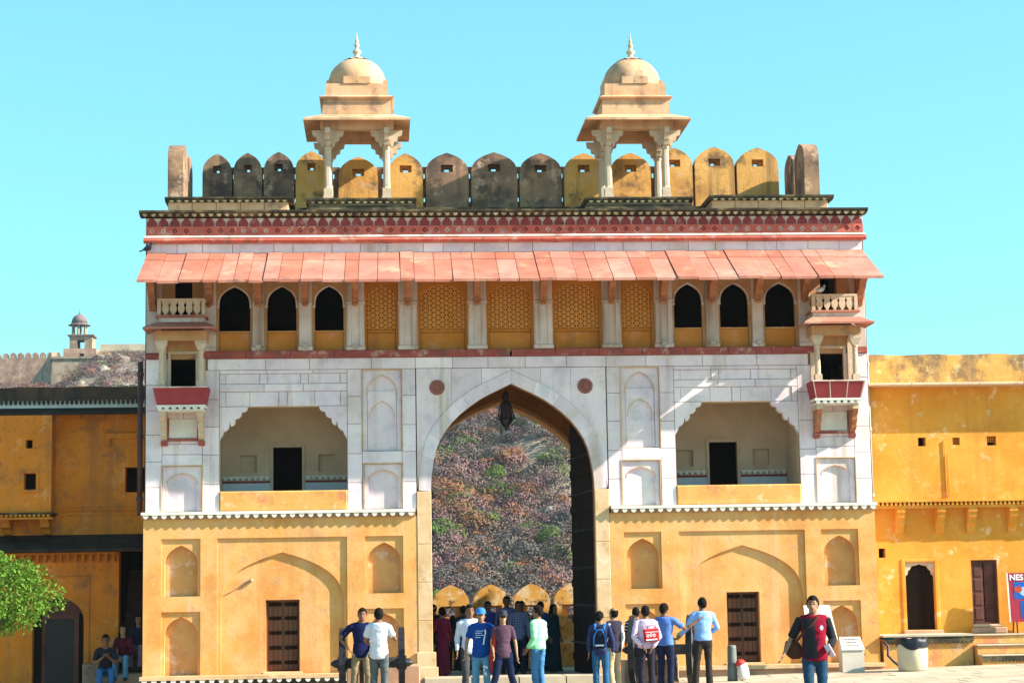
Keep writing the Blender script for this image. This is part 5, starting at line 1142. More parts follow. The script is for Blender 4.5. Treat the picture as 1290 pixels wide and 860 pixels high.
# boulders
def rock_mesh(seed):
    q = random.Random(seed); m = MB(); m.ball((0, 0, 0), (1, 1, 1), 10, 7); v2 = []
    for v in m.v:
        p = Vector(v); s = 1+.55*noise.noise(p*1.3+Vector((seed*3.1, 0, 0)))+.2*noise.noise(p*3.1+Vector((seed, 5, 0))); p = p*s
        for nrm, dd in (((.6, -.6, .5), .62), ((-.7, -.5, .4), .66), ((0, -.8, .6), .7), ((.2, .1, .97), .55)):
            N = Vector(nrm).normalized(); e = p.dot(N)-dd
            if e > 0: p -= N*e*.85
        v2.append(tuple(p))
    m.v = v2; return m
rocks = []
for i in range(4):
    m = rock_mesh(i+1).use('rock_pale'); rocks.append(m.mesh('boulder'))
def boulder(x, y, r, lab, grp):
    o = bpy.data.objects.new('boulder', rocks[rh.randrange(4)]); COL.objects.link(o); o.location = (x, y, hill(x, y)+r*.05); o.scale = (r*rh.uniform(.8, 1.4), r, r*rh.uniform(.5, .9)); o.rotation_euler = (rh.uniform(-.4, .4), rh.uniform(-.4, .4), rh.random()*6)
    tag(o, lab, 'boulder', grp)
for i in range(46):
    y = rh.uniform(195, 305); x = 21.0+rh.gauss(0, 2.2); boulder(x, y, rh.uniform(.6, 1.8), 'pale boulder on the rocky spur seen through the arch', 'boulders on the rocky spur')
for i in range(46):
    y = rh.uniform(262, 330); x = (y+41)*rh.uniform(-.160, -.112)-2.76; boulder(x, y, rh.uniform(.5, 1.5), 'pale boulder on the ridge below the watchtower', 'boulders below the watchtower')

# ================================================================== fort wall and watchtower on the ridge
FS = MB().use('fort_stone'); FS.frustum((-60.4, -49.0, 308, 322), (-60.2, -50.2, 309.5, 321), 30, 43.3); FS.box(-60.4, -50.0, 309.2, 321.3, 43.3, 43.7)
tag(FS.build('stone_bastion', None), 'broad stone bastion under the watchtower on the ridge', 'bastion')
tw = tag(empty('watchtower', (-56.2, 318, 43.6)), 'small domed watchtower on the ridge above the shaded wing', 'watchtower')
m = MB().use('fort_pink'); wall_holes(m, -2.9, 2.9, 0, 2.2, [(-.1, .75, 0, 1.3)], -3.0, .6)
for x in (-2.9, 2.9): m.quad((x,-3,0),(x,3,0),(x,3,2.2),(x,-3,2.2))
m.quad((-2.9,3,0),(2.9,3,0),(2.9,3,2.2),(-2.9,3,2.2)); m.quad((-2.9,-3,2.2),(2.9,-3,2.2),(2.9,3,2.2),(-2.9,3,2.2)); m.build('base', None, tw)
m = MB().use('fort_stone')
for yy in (-2.0, 2.0): wall_holes(m, -2.0, 2.0, 2.2, 4.6, [(-.65, .65, 2.2, 3.9)], yy, .5 if yy < 0 else -.5)
for xx in (-2.0, 2.0): m.quad((xx,-2,2.2),(xx,2,2.2),(xx,2,4.6),(xx,-2,4.6))
m.quad((-2,-2,4.6),(2,-2,4.6),(2,2,4.6),(-2,2,4.6)); m.build('storey', None, tw)
MB().use('fort_dome').box(-2.35, 2.35, -2.35, 2.35, 4.605, 4.85).build('ledge', None, tw)
cxt = -.55
for k in range(6):
    a = 2*math.pi*(k+.5)/6; MB().use('fort_stone').lathe([(.26,4.85),(.22,5.0),(.2,6.6),(.28,6.75)], cxt+1.25*math.cos(a), 1.25*math.sin(a), 8).build('pillar', None, tw)
MB().use('fort_dome').lathe([(1.2,6.76),(2.05,6.72),(2.0,6.86),(1.5,7.02),(1.5,7.2)], cxt, 0, 12).build('eave', None, tw)
MB().use('fort_dome').lathe([(1.45,7.2),(1.42,7.6),(1.25,8.05),(.9,8.45),(.5,8.7),(.12,8.85)], cxt, 0, 16).build('dome', None, tw, True)
MB().use('fort_dome').lathe([(.1,8.8),(.18,9.0),(.05,9.15),(.03,9.8)], cxt, 0, 8).build('finial', None, tw)
fw_ = tag(empty('ridge_wall', (-48.5, 318.6, 0)), 'cream rampart running along the ridge from the watchtower', 'rampart')
m = MB().use('fort_cream'); m.box(-4.6, 14, 0, 1.2, 36, 47.0); m.build('wall', None, fw_)
MB().use('fort_stone').box(-4.8, 14, -.4, -.01, 36, 45.7).build('wall_base', None, fw_)
for k in range(9): o = merlon_mb(1.5, 46.9, 47.3, 47.7, .8, None, 'fort_pink').build('merlon', None, fw_); o.location = (5+k*1.7, .2, 0)
fl = tag(empty('ridge_wall', (-66, 331, 0)), 'reddish crenellated rampart climbing the ridge to the watchtower', 'rampart')
n = 22
def rz(x): return 45.2+max(0, min(1, (x+14)/9))*.9+ (0 if x > -9 else (x+9)*.12)
for k in range(n):
    xa, xb = -26+k*1.36, -26+(k+1)*1.36; za, zb = rz(xa), rz(xb)
    m = MB().use('fort_pink'); m.add([(xa,0,28),(xb,0,28),(xb,0,zb),(xa,0,za),(xa,1,28),(xb,1,28),(xb,1,zb),(xa,1,za)], [(0,1,2,3),(3,2,6,7),(4,7,6,5)]); m.build('wall_segment', None, fl)
    o = merlon_mb(1.1, -.3, .55, 1.05, .6, None, 'fort_pink').build('merlon', None, fl); o.location = ((xa+xb)/2, .2, (za+zb)/2)
sp = MB().use('fort_stone'); F_ = [(5.65,-21.3,34),(5.65,-21.3,44.6),(3.6,-18.6,42.3),(-.6,-14,38.2),(-.6,-14,34)]
sp.add(F_+[(x+.8, y+.8, z) for x, y, z in F_], [(0,1,2,3,4),(9,8,7,6,5),(1,6,7,2),(2,7,8,3),(3,8,9,4),(0,5,6,1)]); sp.build('flank_wall', None, fl)

# ================================================================== clipped tree by the plaza
tr = tag(empty('plaza_tree', (-9.6, -6.0, gz(-9.6)+.24)), 'small leafy green tree standing on the plaza before the shaded wing', 'tree')
MB().use('bark').tube([(0,0,-.1),(.02,0,.5),(-.02,.03,1.0),(.05,0,1.5)], [.09,.075,.065,.05], 10).build('trunk', None, tr, True)
m = MB().use('bark')
rl = random.Random(31)
for k in range(9):
    a = k*.7; m.tube([(.0,0,1.15+.04*k),(.35*math.cos(a),.35*math.sin(a),1.5+.03*k),(.8*math.cos(a),.8*math.sin(a),1.75+.06*math.sin(k))], [.03,.02,.01], 6)
tag(m.build('branches', None, tr, True), kind='stuff')
m = MB().use('leaf'); lobes = []
for k in range(34):
    a = rl.random()*6.283; u = rl.uniform(-1, 1); rr = math.sqrt(1-u*u)*rl.uniform(.55, 1.0); lobes.append((Vector((1.28*rr*math.cos(a), 1.28*rr*math.sin(a), 1.98+.50*u)), rl.uniform(.20, .34)))
for k in range(8200):
    c, r = rl.choice(lobes); d = Vector((rl.gauss(0, 1), rl.gauss(0, 1), rl.gauss(0, 1))).normalized(); p = c+d*r*rl.uniform(.45, 1.08)
    ax = (d*.5+Vector((rl.gauss(0, .6), rl.gauss(0, .6), rl.gauss(-.15, .6)))).normalized(); sd = ax.orthogonal().normalized(); nn = ax.cross(sd); th = rl.random()*6.28; sd = sd*math.cos(th)+nn*math.sin(th)
    L = rl.uniform(.04, .075); wv = L*.36
    m.add([p, p+ax*L*.55+sd*wv, p+ax*L*1.35, p+ax*L*.55-sd*wv], [(0,1,2,3)])
tag(m.build('crown', None, tr), kind='stuff')

# ================================================================== air
m = MB(); m.box(-905, 905, -905, 3005, -121.5, 60)
hz = m.build('haze'); hm = bpy.data.materials.new('haze_air'); hm.use_nodes = True; hn = hm.node_tree; hn.nodes.remove(hn.nodes['Principled BSDF'])
pv = hn.nodes.new('ShaderNodeVolumePrincipled'); pv.inputs['Color'].default_value = (.80, .82, .95, 1); pv.inputs['Density'].default_value = .00013; pv.inputs['Anisotropy'].default_value = .2
hn.links.new(pv.outputs[0], hn.nodes['Material Output'].inputs['Volume']); hz.data.materials.append(hm); tag(hz, 'pale dusty air over the valley', 'haze', kind='stuff')
# ================================================================== people
rpz = random.Random(77)
SKIN = [flat('skin_a', (.22, .10, .055), .6), flat('skin_b', (.30, .15, .085), .6), flat('skin_c', (.38, .20, .12), .6)]
HAIR = flat('hair', (.010, .007, .006), .85, spec=.08); EYE = flat('eye_dark', (.015, .01, .01), .3); LIP = flat('lip', (.25, .08, .07), .6)
def cloth(name, col, bump=.35, stripe=None):
    if name in MATS: return MATS[name]
    m = pmat(name, [(0.3, tuple(c*.78 for c in col)), (0.7, tuple(min(1, c*1.1) for c in col))], scale=5, rough=.95, bump=bump, bscale=14, spec=.06, coords='object')
    if stripe:
        n = m.node_tree.nodes; l = m.node_tree.links; b = n['Principled BSDF']; src = b.inputs['Base Color'].links[0].from_socket
        kind, c2, sc = stripe; tc = n.new('ShaderNodeTexCoord'); sep = n.new('ShaderNodeSeparateXYZ'); l.new(tc.outputs['Object'], sep.inputs[0])
        def band(ax, s, w):
            mu = n.new('ShaderNodeMath'); mu.operation = 'MULTIPLY'; mu.inputs[1].default_value = s; l.new(sep.outputs[ax], mu.inputs[0])
            fr = n.new('ShaderNodeMath'); fr.operation = 'FRACT'; l.new(mu.outputs[0], fr.inputs[0]); lt = n.new('ShaderNodeMath'); lt.operation = 'LESS_THAN'; lt.inputs[1].default_value = w; l.new(fr.outputs[0], lt.inputs[0]); return lt.outputs[0]
        f = band('Z', sc, .3)
        if kind == 'check':
            mx = n.new('ShaderNodeMath'); mx.operation = 'MAXIMUM'; l.new(f, mx.inputs[0]); l.new(band('X', sc, .3), mx.inputs[1]); f = mx.outputs[0]
        mix = n.new('ShaderNodeMixRGB'); l.new(f, mix.inputs[0]); l.new(src, mix.inputs[1]); mix.inputs[2].default_value = (*c2, 1); l.new(mix.outputs[0], b.inputs['Base Color'])
    return m
_tmp = None
def remesh(mb, vox, smooth=1):
    """fuse overlapping closed pieces into one continuous skin"""
    me = mb.mesh('tmp'); o = bpy.data.objects.new('tmp', me); COL.objects.link(o)
    md = o.modifiers.new('r', 'REMESH'); md.mode = 'VOXEL'; md.voxel_size = vox; md.use_smooth_shade = True
    if smooth: ms = o.modifiers.new('s', 'SMOOTH'); ms.factor = .5; ms.iterations = smooth
    dg = bpy.context.evaluated_depsgraph_get(); dg.update(); out = bpy.data.meshes.new_from_object(o.evaluated_get(dg))
    bpy.data.objects.remove(o); bpy.data.meshes.remove(me); return out
def folds(me, seed, amp):
    """soft slanting creases in cloth"""
    o = Vector((seed*3.7, seed*1.9, seed)); n = len(me.vertices); co = np.empty(n*3, np.float32); no = np.empty(n*3, np.float32)
    me.vertices.foreach_get('co', co); me.vertices.foreach_get('normal', no); co = co.reshape(-1, 3); no = no.reshape(-1, 3); f = np.empty(n)
    for i, p in enumerate(co.tolist()):
        q = Vector((p[0]*7+p[2]*3, p[1]*7-p[2]*2, p[2]*15))+o
        f[i] = noise.noise(q)*.7+(1-abs(noise.noise(q*.8+Vector((7, 3, 1)))))*.8-.5
    me.vertices.foreach_set('co', (co+no*(f*amp)[:, None]).astype(np.float32).ravel()); me.update()
def lerp(a, b, t): return Vector(a)*(1-t)+Vector(b)*t
BASE = dict(pelvis=(0,0,.90), neck=(0,.015,1.445), head=(0,-.005,1.585), shR=(-.175,.01,1.385), shL=(.175,.01,1.385), elR=(-.235,.035,1.10), elL=(.235,.035,1.10), wrR=(-.245,-.04,.865), wrL=(.245,-.04,.865),
            hipR=(-.092,0,.875), hipL=(.092,0,.875), knR=(-.10,-.025,.48), knL=(.10,-.025,.48), anR=(-.105,.02,.085), anL=(.105,.02,.085), toR=(-.125,-.155,.03), toL=(.125,-.155,.03))
def hand(mb, w, e, side, curl=.5):
    """palm and five separate bent fingers growing on from the forearm"""
    d = (Vector(w)-Vector(e)).normalized(); w = Vector(w); f = Vector((0, -1, 0)); f = (f-d*f.dot(d))
    if f.length < .2: f = Vector((0, 0, -1))-d*(-d.z)
    f.normalize(); n = d.cross(f).normalized()*(-side)        # f across the palm towards the thumb, n out of the back of the hand
    p1 = w+d*.085; mb.tube([tuple(w-d*.02), tuple(w+d*.03), tuple(p1)], [(.024, .017), (.036, .015), (.038, .013)], 10, tuple(f), .5)
    for k, ln in enumerate((.068, .078, .073, .056)):
        b = p1+f*(.029-.0195*k); c1 = b+d*ln*.5-n*ln*.18*curl; c2 = c1+d*ln*.36*(1-.35*curl)-n*ln*.38*curl; c3 = c2+d*ln*.16*(1-.6*curl)-n*ln*.3*curl
        mb.tube([tuple(b), tuple(c1), tuple(c2), tuple(c3)], [.0092, .0085, .0078, .0065], 6, tuple(f), .7)
    t0 = w+d*.022+f*.026; t1 = t0+f*.028+d*.03-n*.008; t2 = t1+f*.008+d*.03-n*.012
    mb.tube([tuple(t0), tuple(t1), tuple(t2)], [.0125, .011, .0085], 6, tuple(n), .7)
def person(label, loc, H, rot=0.0, top=(.5,.5,.5), bottom=(.1,.1,.12), sleeve='short', skin=1, hair='short', pose={}, look=0.0, nod=0.0, shoes=(.03,.025,.02), female=False, dress=None, topname=None, topmat=None, untuck=False, group=None, vox=.016, jacket=None, loose=0.0, curl=.5):
    J = {k: Vector(v) for k, v in BASE.items()}
    for k, v in pose.items(): J[k] = Vector(v)
    s = H/1.71; sk = SKIN[skin]; wf = .90 if female else 1.0
    root = tag(empty('person', loc, rot), label, 'person', group); root.scale = (s, s, s)
    P, N, Hd = J['pelvis'], J['neck'], J['head']
    if female:
        for k in ('shR', 'shL'): J[k] = Vector((J[k].x*.9, J[k].y, J[k].z))
    axis = N-P
    tp = [P-axis*.06, P+axis*.10, P+axis*.34, P+axis*.60, P+axis*.84, N-axis*.02, N+axis*.02]
    tr = [(.150, .100), (.150, .105), (.128*wf, .095), (.150*wf, .108), (.168*wf, .102), (.125*wf, .078), (.07, .06)]
    # ---- body: one continuous skin
    b = MB()
    b.tube([tuple(p) for p in tp], [(x*.93, y*.93) for x, y in tr], 16)
    R3 = Matrix.Rotation(look, 3, 'Z') @ Matrix.Rotation(nod, 3, 'X')
    T = lambda v: tuple(Hd+R3 @ (Vector(v)*1.07))
    def blob(c, r, mb_=b, n=12, m=8):
        q = MB(); q.ball((0, 0, 0), r, n, m); mb_.add([T(Vector(v)+Vector(c)) for v in q.v], q.f)
    b.tube([tuple(N-axis*.06), tuple(lerp(N, Hd, .35)), tuple(Hd+R3 @ Vector((0, .015, -.03)))], [.064, .058, .058], 12)
    for sd in ('R', 'L'): b.tube([tuple(N+Vector((0, .01, .0))), tuple(lerp(N, J['sh'+sd], .5)), tuple(J['sh'+sd])], [.05, .048, .045], 10)
    blob((0, .01, .025), (.073, .092, .098)); blob((0, -.02, -.045), (.057, .066, .066)); blob((0, -.062, -.088), (.028, .022, .02), n=8, m=6)
    b.tube([T((0, -.078, .022)), T((0, -.098, -.012)), T((0, -.088, -.026))], [.010, .016, .014], 8)
    for q in (-1, 1): blob((q*.074, .008, -.008), (.012, .020, .032), n=8, m=6)
    for sd in ('R', 'L'):
        sh, el, wr = J['sh'+sd], J['el'+sd], J['wr'+sd]; hp, kn, an, to = J['hip'+sd], J['kn'+sd], J['an'+sd], J['to'+sd]
        b.tube([tuple(sh), tuple(lerp(sh, el, .5)), tuple(el), tuple(lerp(el, wr, .3)), tuple(wr)], [.052*wf, .046*wf, .038*wf, .038*wf, .026*wf], 10)
        b.tube([tuple(hp), tuple(lerp(hp, kn, .5)), tuple(kn), tuple(lerp(kn, an, .3)), tuple(an)], [.080, .070, .050, .052, .036], 12)
        b.tube([tuple(an+Vector((0, .02, -.04))), tuple(lerp(an, to, .5)+Vector((0, 0, -.01))), tuple(to)], [.034, .036, .026], 8)
    me = remesh(b, vox, 2)
    hb = MB(); hand(hb, J['wrR'], J['elR'], 1, curl); hand(hb, J['wrL'], J['elL'], -1, curl)
    o_ = len(me.vertices); bv = [tuple(v.co) for v in me.vertices]; bf = [tuple(p.vertices) for p in me.polygons]
    fb = MB().use(sk); fb.v = bv; fb.f = bf; fb.mi = [0]*len(bf); fb.add(hb.v, hb.f); bpy.data.meshes.remove(me)
    body = fb.build('body', None, root, True)
    # ---- face details and hair
    for q in (-1, 1):
        e = MB().use(EYE); qb = MB(); qb.ball((0, 0, 0), (.013, .007, .008), 8, 6); e.add([T(Vector(v)+Vector((q*.029, -.081, .018))) for v in qb.v], qb.f); e.build('eye', None, root, True)
        e = MB().use(HAIR); e.tube([T((q*.014, -.087, .038)), T((q*.030, -.088, .044)), T((q*.045, -.078, .038))], [.004, .005, .003], 5); e.build('eyebrow', None, root)
    e = MB().use(LIP); qb = MB(); qb.ball((0, 0, 0), (.022, .010, .008), 8, 6); e.add([T(Vector(v)+Vector((0, -.080, -.050))) for v in qb.v], qb.f); e.build('mouth', None, root, True)
    if hair != 'none':
        h = MB().use(HAIR); n_, m_ = 22, 14; keep = []
        gs = 1.0 if hair != 'bald' else .98
        vs2 = []
        for j in range(m_+1):
            th = math.pi*j/m_
            for k in range(n_):
                a = 2*math.pi*k/n_; d = Vector((math.sin(th)*math.cos(a), math.sin(th)*math.sin(a), math.cos(th))); jit = 1+.035*noise.noise(d*4+Vector((H*9, label.__len__(), 0)))
                vs2.append(Vector((d.x*.084, d.y*.105+.012, d.z*.113+.022))*gs*jit)
        fs2 = []
        for j in range(m_):
            for k in range(n_):
                f = (j*n_+k, j*n_+(k+1) % n_, (j+1)*n_+(k+1) % n_, (j+1)*n_+k); c = sum((vs2[i] for i in f), Vector())/4
                hairline = .075 if c.y < -.03 else (-.005 if c.y < .03 else -.062 if c.y > .05 else -.03)
                if hair == 'bald': hairline = 9 if c.z > .06 else (.02 if c.y < .0 else -.06)
                if (hair != 'bald' and c.z > hairline) or (hair == 'bald' and c.z < .065 and c.y > .0 and c.z > -.06): fs2.append(f)
        h.add([T(v) for v in vs2], fs2)
        if hair == 'long':
            h.tube([T((0, .055, .03)), T((0, .085, -.06)), T((0, .10, -.17)), tuple(Hd+Vector((0, .125, -.30))), tuple(Hd+Vector((0, .12, -.42)))], [(.075, .05), (.088, .042), (.095, .035), (.085, .028), (.05, .02)], 12)
            for q in (-1, 1): h.tube([T((q*.070, -.005, .03)), T((q*.084, .0, -.05)), T((q*.085, -.01, -.13)), tuple(Hd+Vector((q*.09, -.03, -.25)))], [.022, .024, .024, .012], 8)
        if hair == 'bun': blobm = MB(); blobm.ball((0, 0, 0), (.045, .04, .045), 10, 8); h.add([T(Vector(v)+Vector((0, .115, .0))) for v in blobm.v], blobm.f)
        h.build('hair', None, root, True)
    # ---- clothes
    tn = topmat or cloth('cloth_%d_%d_%d' % tuple(int(c*255) for c in top), top)
    if dress is None:
        bt = MB(); hem = J['pelvis']-axis*.02
        bt.tube([tuple(P-axis*.10), tuple(P+axis*.06), tuple(P+axis*.20)], [(.158, .112), (.160, .116), (.145, .106)], 16)
        for sd in ('R', 'L'):
            hp, kn, an = J['hip'+sd], J['kn'+sd], J['an'+sd]; end = an+(an-kn).normalized()*.02
            bt.tube([tuple(hp), tuple(lerp(hp, kn, .5)), tuple(kn), tuple(lerp(kn, an, .5)), tuple(end)], [.094, .086, .070, .068, .070], 12)
        me = remesh(bt, vox, 2); bm_ = cloth('trouser_%d_%d_%d' % tuple(int(c*255) for c in bottom), bottom, .5); me.materials.append(bm_)
        folds(me, H+3, .011)
        o = bpy.data.objects.new('trousers', me); COL.objects.link(o); o.parent = root
    else:
        d = MB().use(cloth('dress_%d_%d_%d' % tuple(int(c*255) for c in dress), dress, .5)); n_ = 40; rows = []
        for j in range(15):
            t = j/14; z = P.z+.16-t*(P.z+.16-.05); rr = .135+.085*t**.8
            rows.append([((rr+.016*t*math.sin(9*a+3*t+H*7)+.008*math.sin(17*a))*math.cos(a), (rr*.8+.016*t*math.sin(9*a+3*t+H*7))*math.sin(a)+P.y, z) for a in [2*math.pi*k/n_ for k in range(n_)]])
        d.add([v for r in rows for v in r], [(j*n_+k, j*n_+(k+1) % n_, (j+1)*n_+(k+1) % n_, (j+1)*n_+k) for j in range(14) for k in range(n_)]); d.build('skirt', None, root, True)
    bt = MB(); lo = -.17 if untuck else -.03
    g = .016+loose
    bt.tube([tuple(P+axis*lo), tuple(P+axis*(lo*.4)), *[tuple(p) for p in tp[1:6]]], [(.158+g*.7, .112+g*.7), (.157+g, .112+g), *[(x+g, y+g) for x, y in tr[1:6]]], 16, cap=.15)
    for sd in ('R', 'L'):
        bt.tube([tuple(N-axis*.045), tuple(lerp(N-axis*.05, J['sh'+sd], .5)), tuple(J['sh'+sd])], [.062*wf, .062*wf, .062*wf], 12, cap=.3)
        sh, el, wr = J['sh'+sd], J['el'+sd], J['wr'+sd]
        if sleeve == 'long': bt.tube([tuple(sh), tuple(lerp(sh, el, .5)), tuple(el), tuple(lerp(el, wr, .5)), tuple(lerp(el, wr, .93))], [.066*wf, .060*wf, .052*wf, .048*wf, .040*wf], 12, cap=.3)
        elif sleeve == 'short': bt.tube([tuple(sh), tuple(lerp(sh, el, .4)), tuple(lerp(sh, el, .72))], [.066*wf, .064*wf, .064*wf], 12, cap=.2)
        else: bt.tube([tuple(sh), tuple(lerp(sh, el, .12))], [.062*wf, .058*wf], 12, cap=.2)
    me = remesh(bt, vox, 2); me.materials.append(tn)
    folds(me, H, .012)
    o = bpy.data.objects.new('shirt', me); COL.objects.link(o); o.parent = root
    if sleeve == 'none' and jacket:      # shirt sleeves under a waistcoat
        bt = MB().use(cloth('sleeve_%d_%d_%d' % tuple(int(c*255) for c in jacket), jacket))
        for sd in ('R', 'L'):
            sh, el, wr = J['sh'+sd], J['el'+sd], J['wr'+sd]; bt.tube([tuple(sh), tuple(lerp(sh, el, .5)), tuple(el), tuple(lerp(el, wr, .5)), tuple(lerp(el, wr, .93))], [.060, .058, .052, .048, .040], 12, cap=.3).build('sleeve', None, root, True); bt = MB().use(cloth('sleeve_%d_%d_%d' % tuple(int(c*255) for c in jacket), jacket))
    # collar ring
    c = MB().use(tn); c.tube([tuple(N-axis*.035), tuple(N+axis*.03)], [(.072, .068), (.062, .06)], 14, cap=0); c.build('collar', None, root, True)
    sm_ = flat('shoe_%d_%d_%d' % tuple(int(q*255) for q in shoes), shoes, .5)
    for sd in ('R', 'L'):
        an, to = J['an'+sd], J['to'+sd]; dirv = (Vector((to.x, to.y, 0))-Vector((an.x, an.y, 0))).normalized()
        m = MB().use(sm_); m.tube([tuple(an+Vector((0, 0, -.045))-dirv*.045), tuple(an+Vector((0, 0, -.03))+dirv*.03), tuple(to+Vector((0, 0, .012))-dirv*.03), tuple(to+dirv*.02)], [(.040, .040), (.046, .050), (.048, .034), (.036, .022)], 12, (dirv.y, -dirv.x, 0), .6); m.build('shoe', None, root, True)
    root['_'] = 0; del root['_']
    return root, J, T
def gpos(x, y): return (x, y, gz(x) if y < -1 else -.2)
def cap_on(root, T, mat, back=False):
    m = MB().use(mat); prof = [(.0, .150), (.045, .146), (.075, .125), (.090, .09), (.096, .055)]; n_ = 20; vs2 = []
    for r, z in prof:
        for k in range(n_): a = 2*math.pi*k/n_; vs2.append(T((r*.98*math.cos(a), r*1.16*math.sin(a)+.010, z)))
    m.add(vs2, [(j*n_+k, j*n_+(k+1) % n_, (j+1)*n_+(k+1) % n_, (j+1)*n_+k) for j in range(len(prof)-1) for k in range(n_)])
    cp = m.build('cap', None, root, True); m = MB().use(mat); v = []
    for r, dz in ((.088, .058), (.155, .046)):
        for k in range(9): a = math.pi*(1.24+.52*k/8); v.append(T((r*.92*math.cos(a), (r*1.14 if r > .1 else r*1.2)*math.sin(a)+.01, dz)))
    m.add(v+[(x, y, z-.006) for x, y, z in v], [(k, k+1, 10+k, 9+k) for k in range(8)]+[(18+k, 27+k, 28+k, 19+k) for k in range(8)]+[(9+k, 10+k, 28+k, 27+k) for k in range(8)]); m.build('cap_peak', None, root, True)
# --- the two men at the cannon
r_, J, T = person('man in navy polo and khaki trousers leaning on cannon, hand on hip', gpos(-3.12, -4.15), 1.69, rot=.05, top=(.010, .012, .055), bottom=(.26, .19, .11), skin=0, untuck=True, look=-.1,
    pose=dict(elR=(-.40,.06,1.16), wrR=(-.235,-.03,.97), elL=(.25,-.02,1.12), wrL=(.16,-.16,.93), knL=(.12,-.09,.49), anL=(.13,-.02,.085), toL=(.16,-.19,.03), knR=(-.13,-.03,.48), anR=(-.16,.0,.085), toR=(-.20,-.16,.03), head=(.02,-.01,1.585)))
person('man in white shirt and grey trousers standing with his back turned, beside cannon', gpos(-2.80, -4.75), 1.68, rot=math.pi-.25, top=(.62, .62, .70), bottom=(.10, .11, .115), sleeve='short', skin=0, look=.35, untuck=True, loose=.01,
    pose=dict(elR=(-.30,-.06,1.14), wrR=(-.20,-.27,1.18), elL=(.27,-.05,1.12), wrL=(.18,-.24,1.02)))
# --- group walking out of the arch
person('man in white shirt and dark grey trousers walking behind the blue-capped man', gpos(-1.14, -4.6), 1.68, rot=.05, top=(.58, .60, .72), bottom=(.06, .06, .065), sleeve='long', skin=0, look=.15, untuck=True,
    pose=dict(knR=(-.10,-.10,.50), anR=(-.10,-.02,.10), toR=(-.11,-.20,.05), anL=(.10,.16,.11), toL=(.11,.0,.03)))
r_, J, T = person('man in blue cap, printed blue T-shirt and pale jeans walking forward', gpos(-.98, -5.4), 1.60, rot=-.05, top=(.008, .05, .24), bottom=(.09, .23, .37), skin=1, untuck=True, loose=.012, hair='short', shoes=(.10, .09, .08),
    pose=dict(knR=(-.11,-.02,.48), anR=(-.12,.10,.10), toR=(-.13,-.06,.04), knL=(.10,-.10,.50), anL=(.11,-.06,.09), toL=(.12,-.24,.04), elR=(-.27,.05,1.11), wrR=(-.30,-.06,.88), elL=(.27,.03,1.11), wrL=(.29,-.05,.87)))
cap_on(r_, T, flat('cap_blue', (.02, .16, .55), .7))
WP = flat('print_white', (.62, .70, .78), .8)
m = MB().use(WP); q = random.Random(4)
def chest_y(x, z): return -.138-.02*max(0, (1.30-z))+.9*x*x
for z, x0, x1 in ((1.30,-.10,.02),(1.26,-.11,.01),(1.22,-.10,.03),(1.18,-.11,-.02)):      # lines of print
    x = x0
    while x < x1: w_ = q.uniform(.012, .03); m.add([(x,chest_y(x,z)-.004,z),(x+w_,chest_y(x+w_,z)-.004,z),(x+w_,chest_y(x+w_,z)-.004,z+.012),(x,chest_y(x,z)-.004,z+.012)], [(0,1,2,3)]); x += w_+.008
pts = [(.075,1.33),(.085,1.27),(.07,1.21),(.06,1.15),(.05,1.09),(.04,1.05)]
for (xa, za), (xb, zb) in zip(pts, pts[1:]): m.add([(xa-.012,chest_y(xa,za)-.004,za),(xa+.012,chest_y(xa,za)-.004,za),(xb+.010,chest_y(xb,zb)-.004,zb),(xb-.010,chest_y(xb,zb)-.004,zb)], [(0,1,2,3)])
tag(m.build('shirt_print', None, r_), kind='stuff')
m = MB().use(WP)
for k in range(7): x = .075+q.uniform(-.03, .05); z = .55+q.uniform(-.10, .10); m.ball((x, -.165+q.uniform(-.004, .004), z), (.018, .012, .028), 6, 4)
tag(m.build('jeans_print', None, r_), kind='stuff')
r_, J, T = person('woman in black cap, sunglasses, maroon-grey tee and dark jeans striding', gpos(-.60, -5.6), 1.55, rot=.05, top=(.085, .045, .07), bottom=(.010, .016, .045), skin=2, female=True, hair='long', untuck=True, shoes=(.02,.02,.03),
    pose=dict(hipR=(-.085,0,.875), knR=(-.16,-.12,.49), anR=(-.27,-.13,.10), toR=(-.30,-.28,.05), knL=(.15,.02,.48), anL=(.27,.20,.12), toL=(.29,.06,.03), elL=(.25,.05,1.10), wrL=(.27,.0,.85), elR=(-.22,.02,1.12), wrR=(-.20,-.10,.90)))
cap_on(r_, T, flat('cap_black', (.015, .015, .025), .7))
m = MB().use(EYE)
for q in (-1, 1): 
    qb = MB(); qb.ball((0, 0, 0), (.026, .010, .020), 10, 6); m.add([T(Vector(v)+Vector((q*.030, -.088, .018))) for v in qb.v], qb.f)
m.tube([T((-.07,-.03,.022)), T((-.03,-.098,.022)), T((.03,-.098,.022)), T((.07,-.03,.022))], [.004]*4, 5); m.build('sunglasses', None, r_, True)
m = MB().use(cloth('red_wrap', (.30, .03, .02))); m.tube([(-.15,.02,1.30),(-.19,.03,1.05),(-.20,.05,.80),(-.19,.05,.55)], [(.05,.07),(.06,.09),(.075,.10),(.06,.08)], 12, (1,0,0), .4); m.build('red_shawl', None, r_, True)
r_, J, T = person('man in mint green shirt and bright blue jeans seen from the side', gpos(.10, -4.6), 1.61, rot=math.pi+.9, top=(.30, .78, .42), bottom=(.06, .19, .38), sleeve='long', skin=0, loose=.012, look=.2,
    pose=dict(elL=(.22,.06,1.11), wrL=(.22,-.10,.90), elR=(-.22,.02,1.11), wrR=(-.22,-.12,.88)))
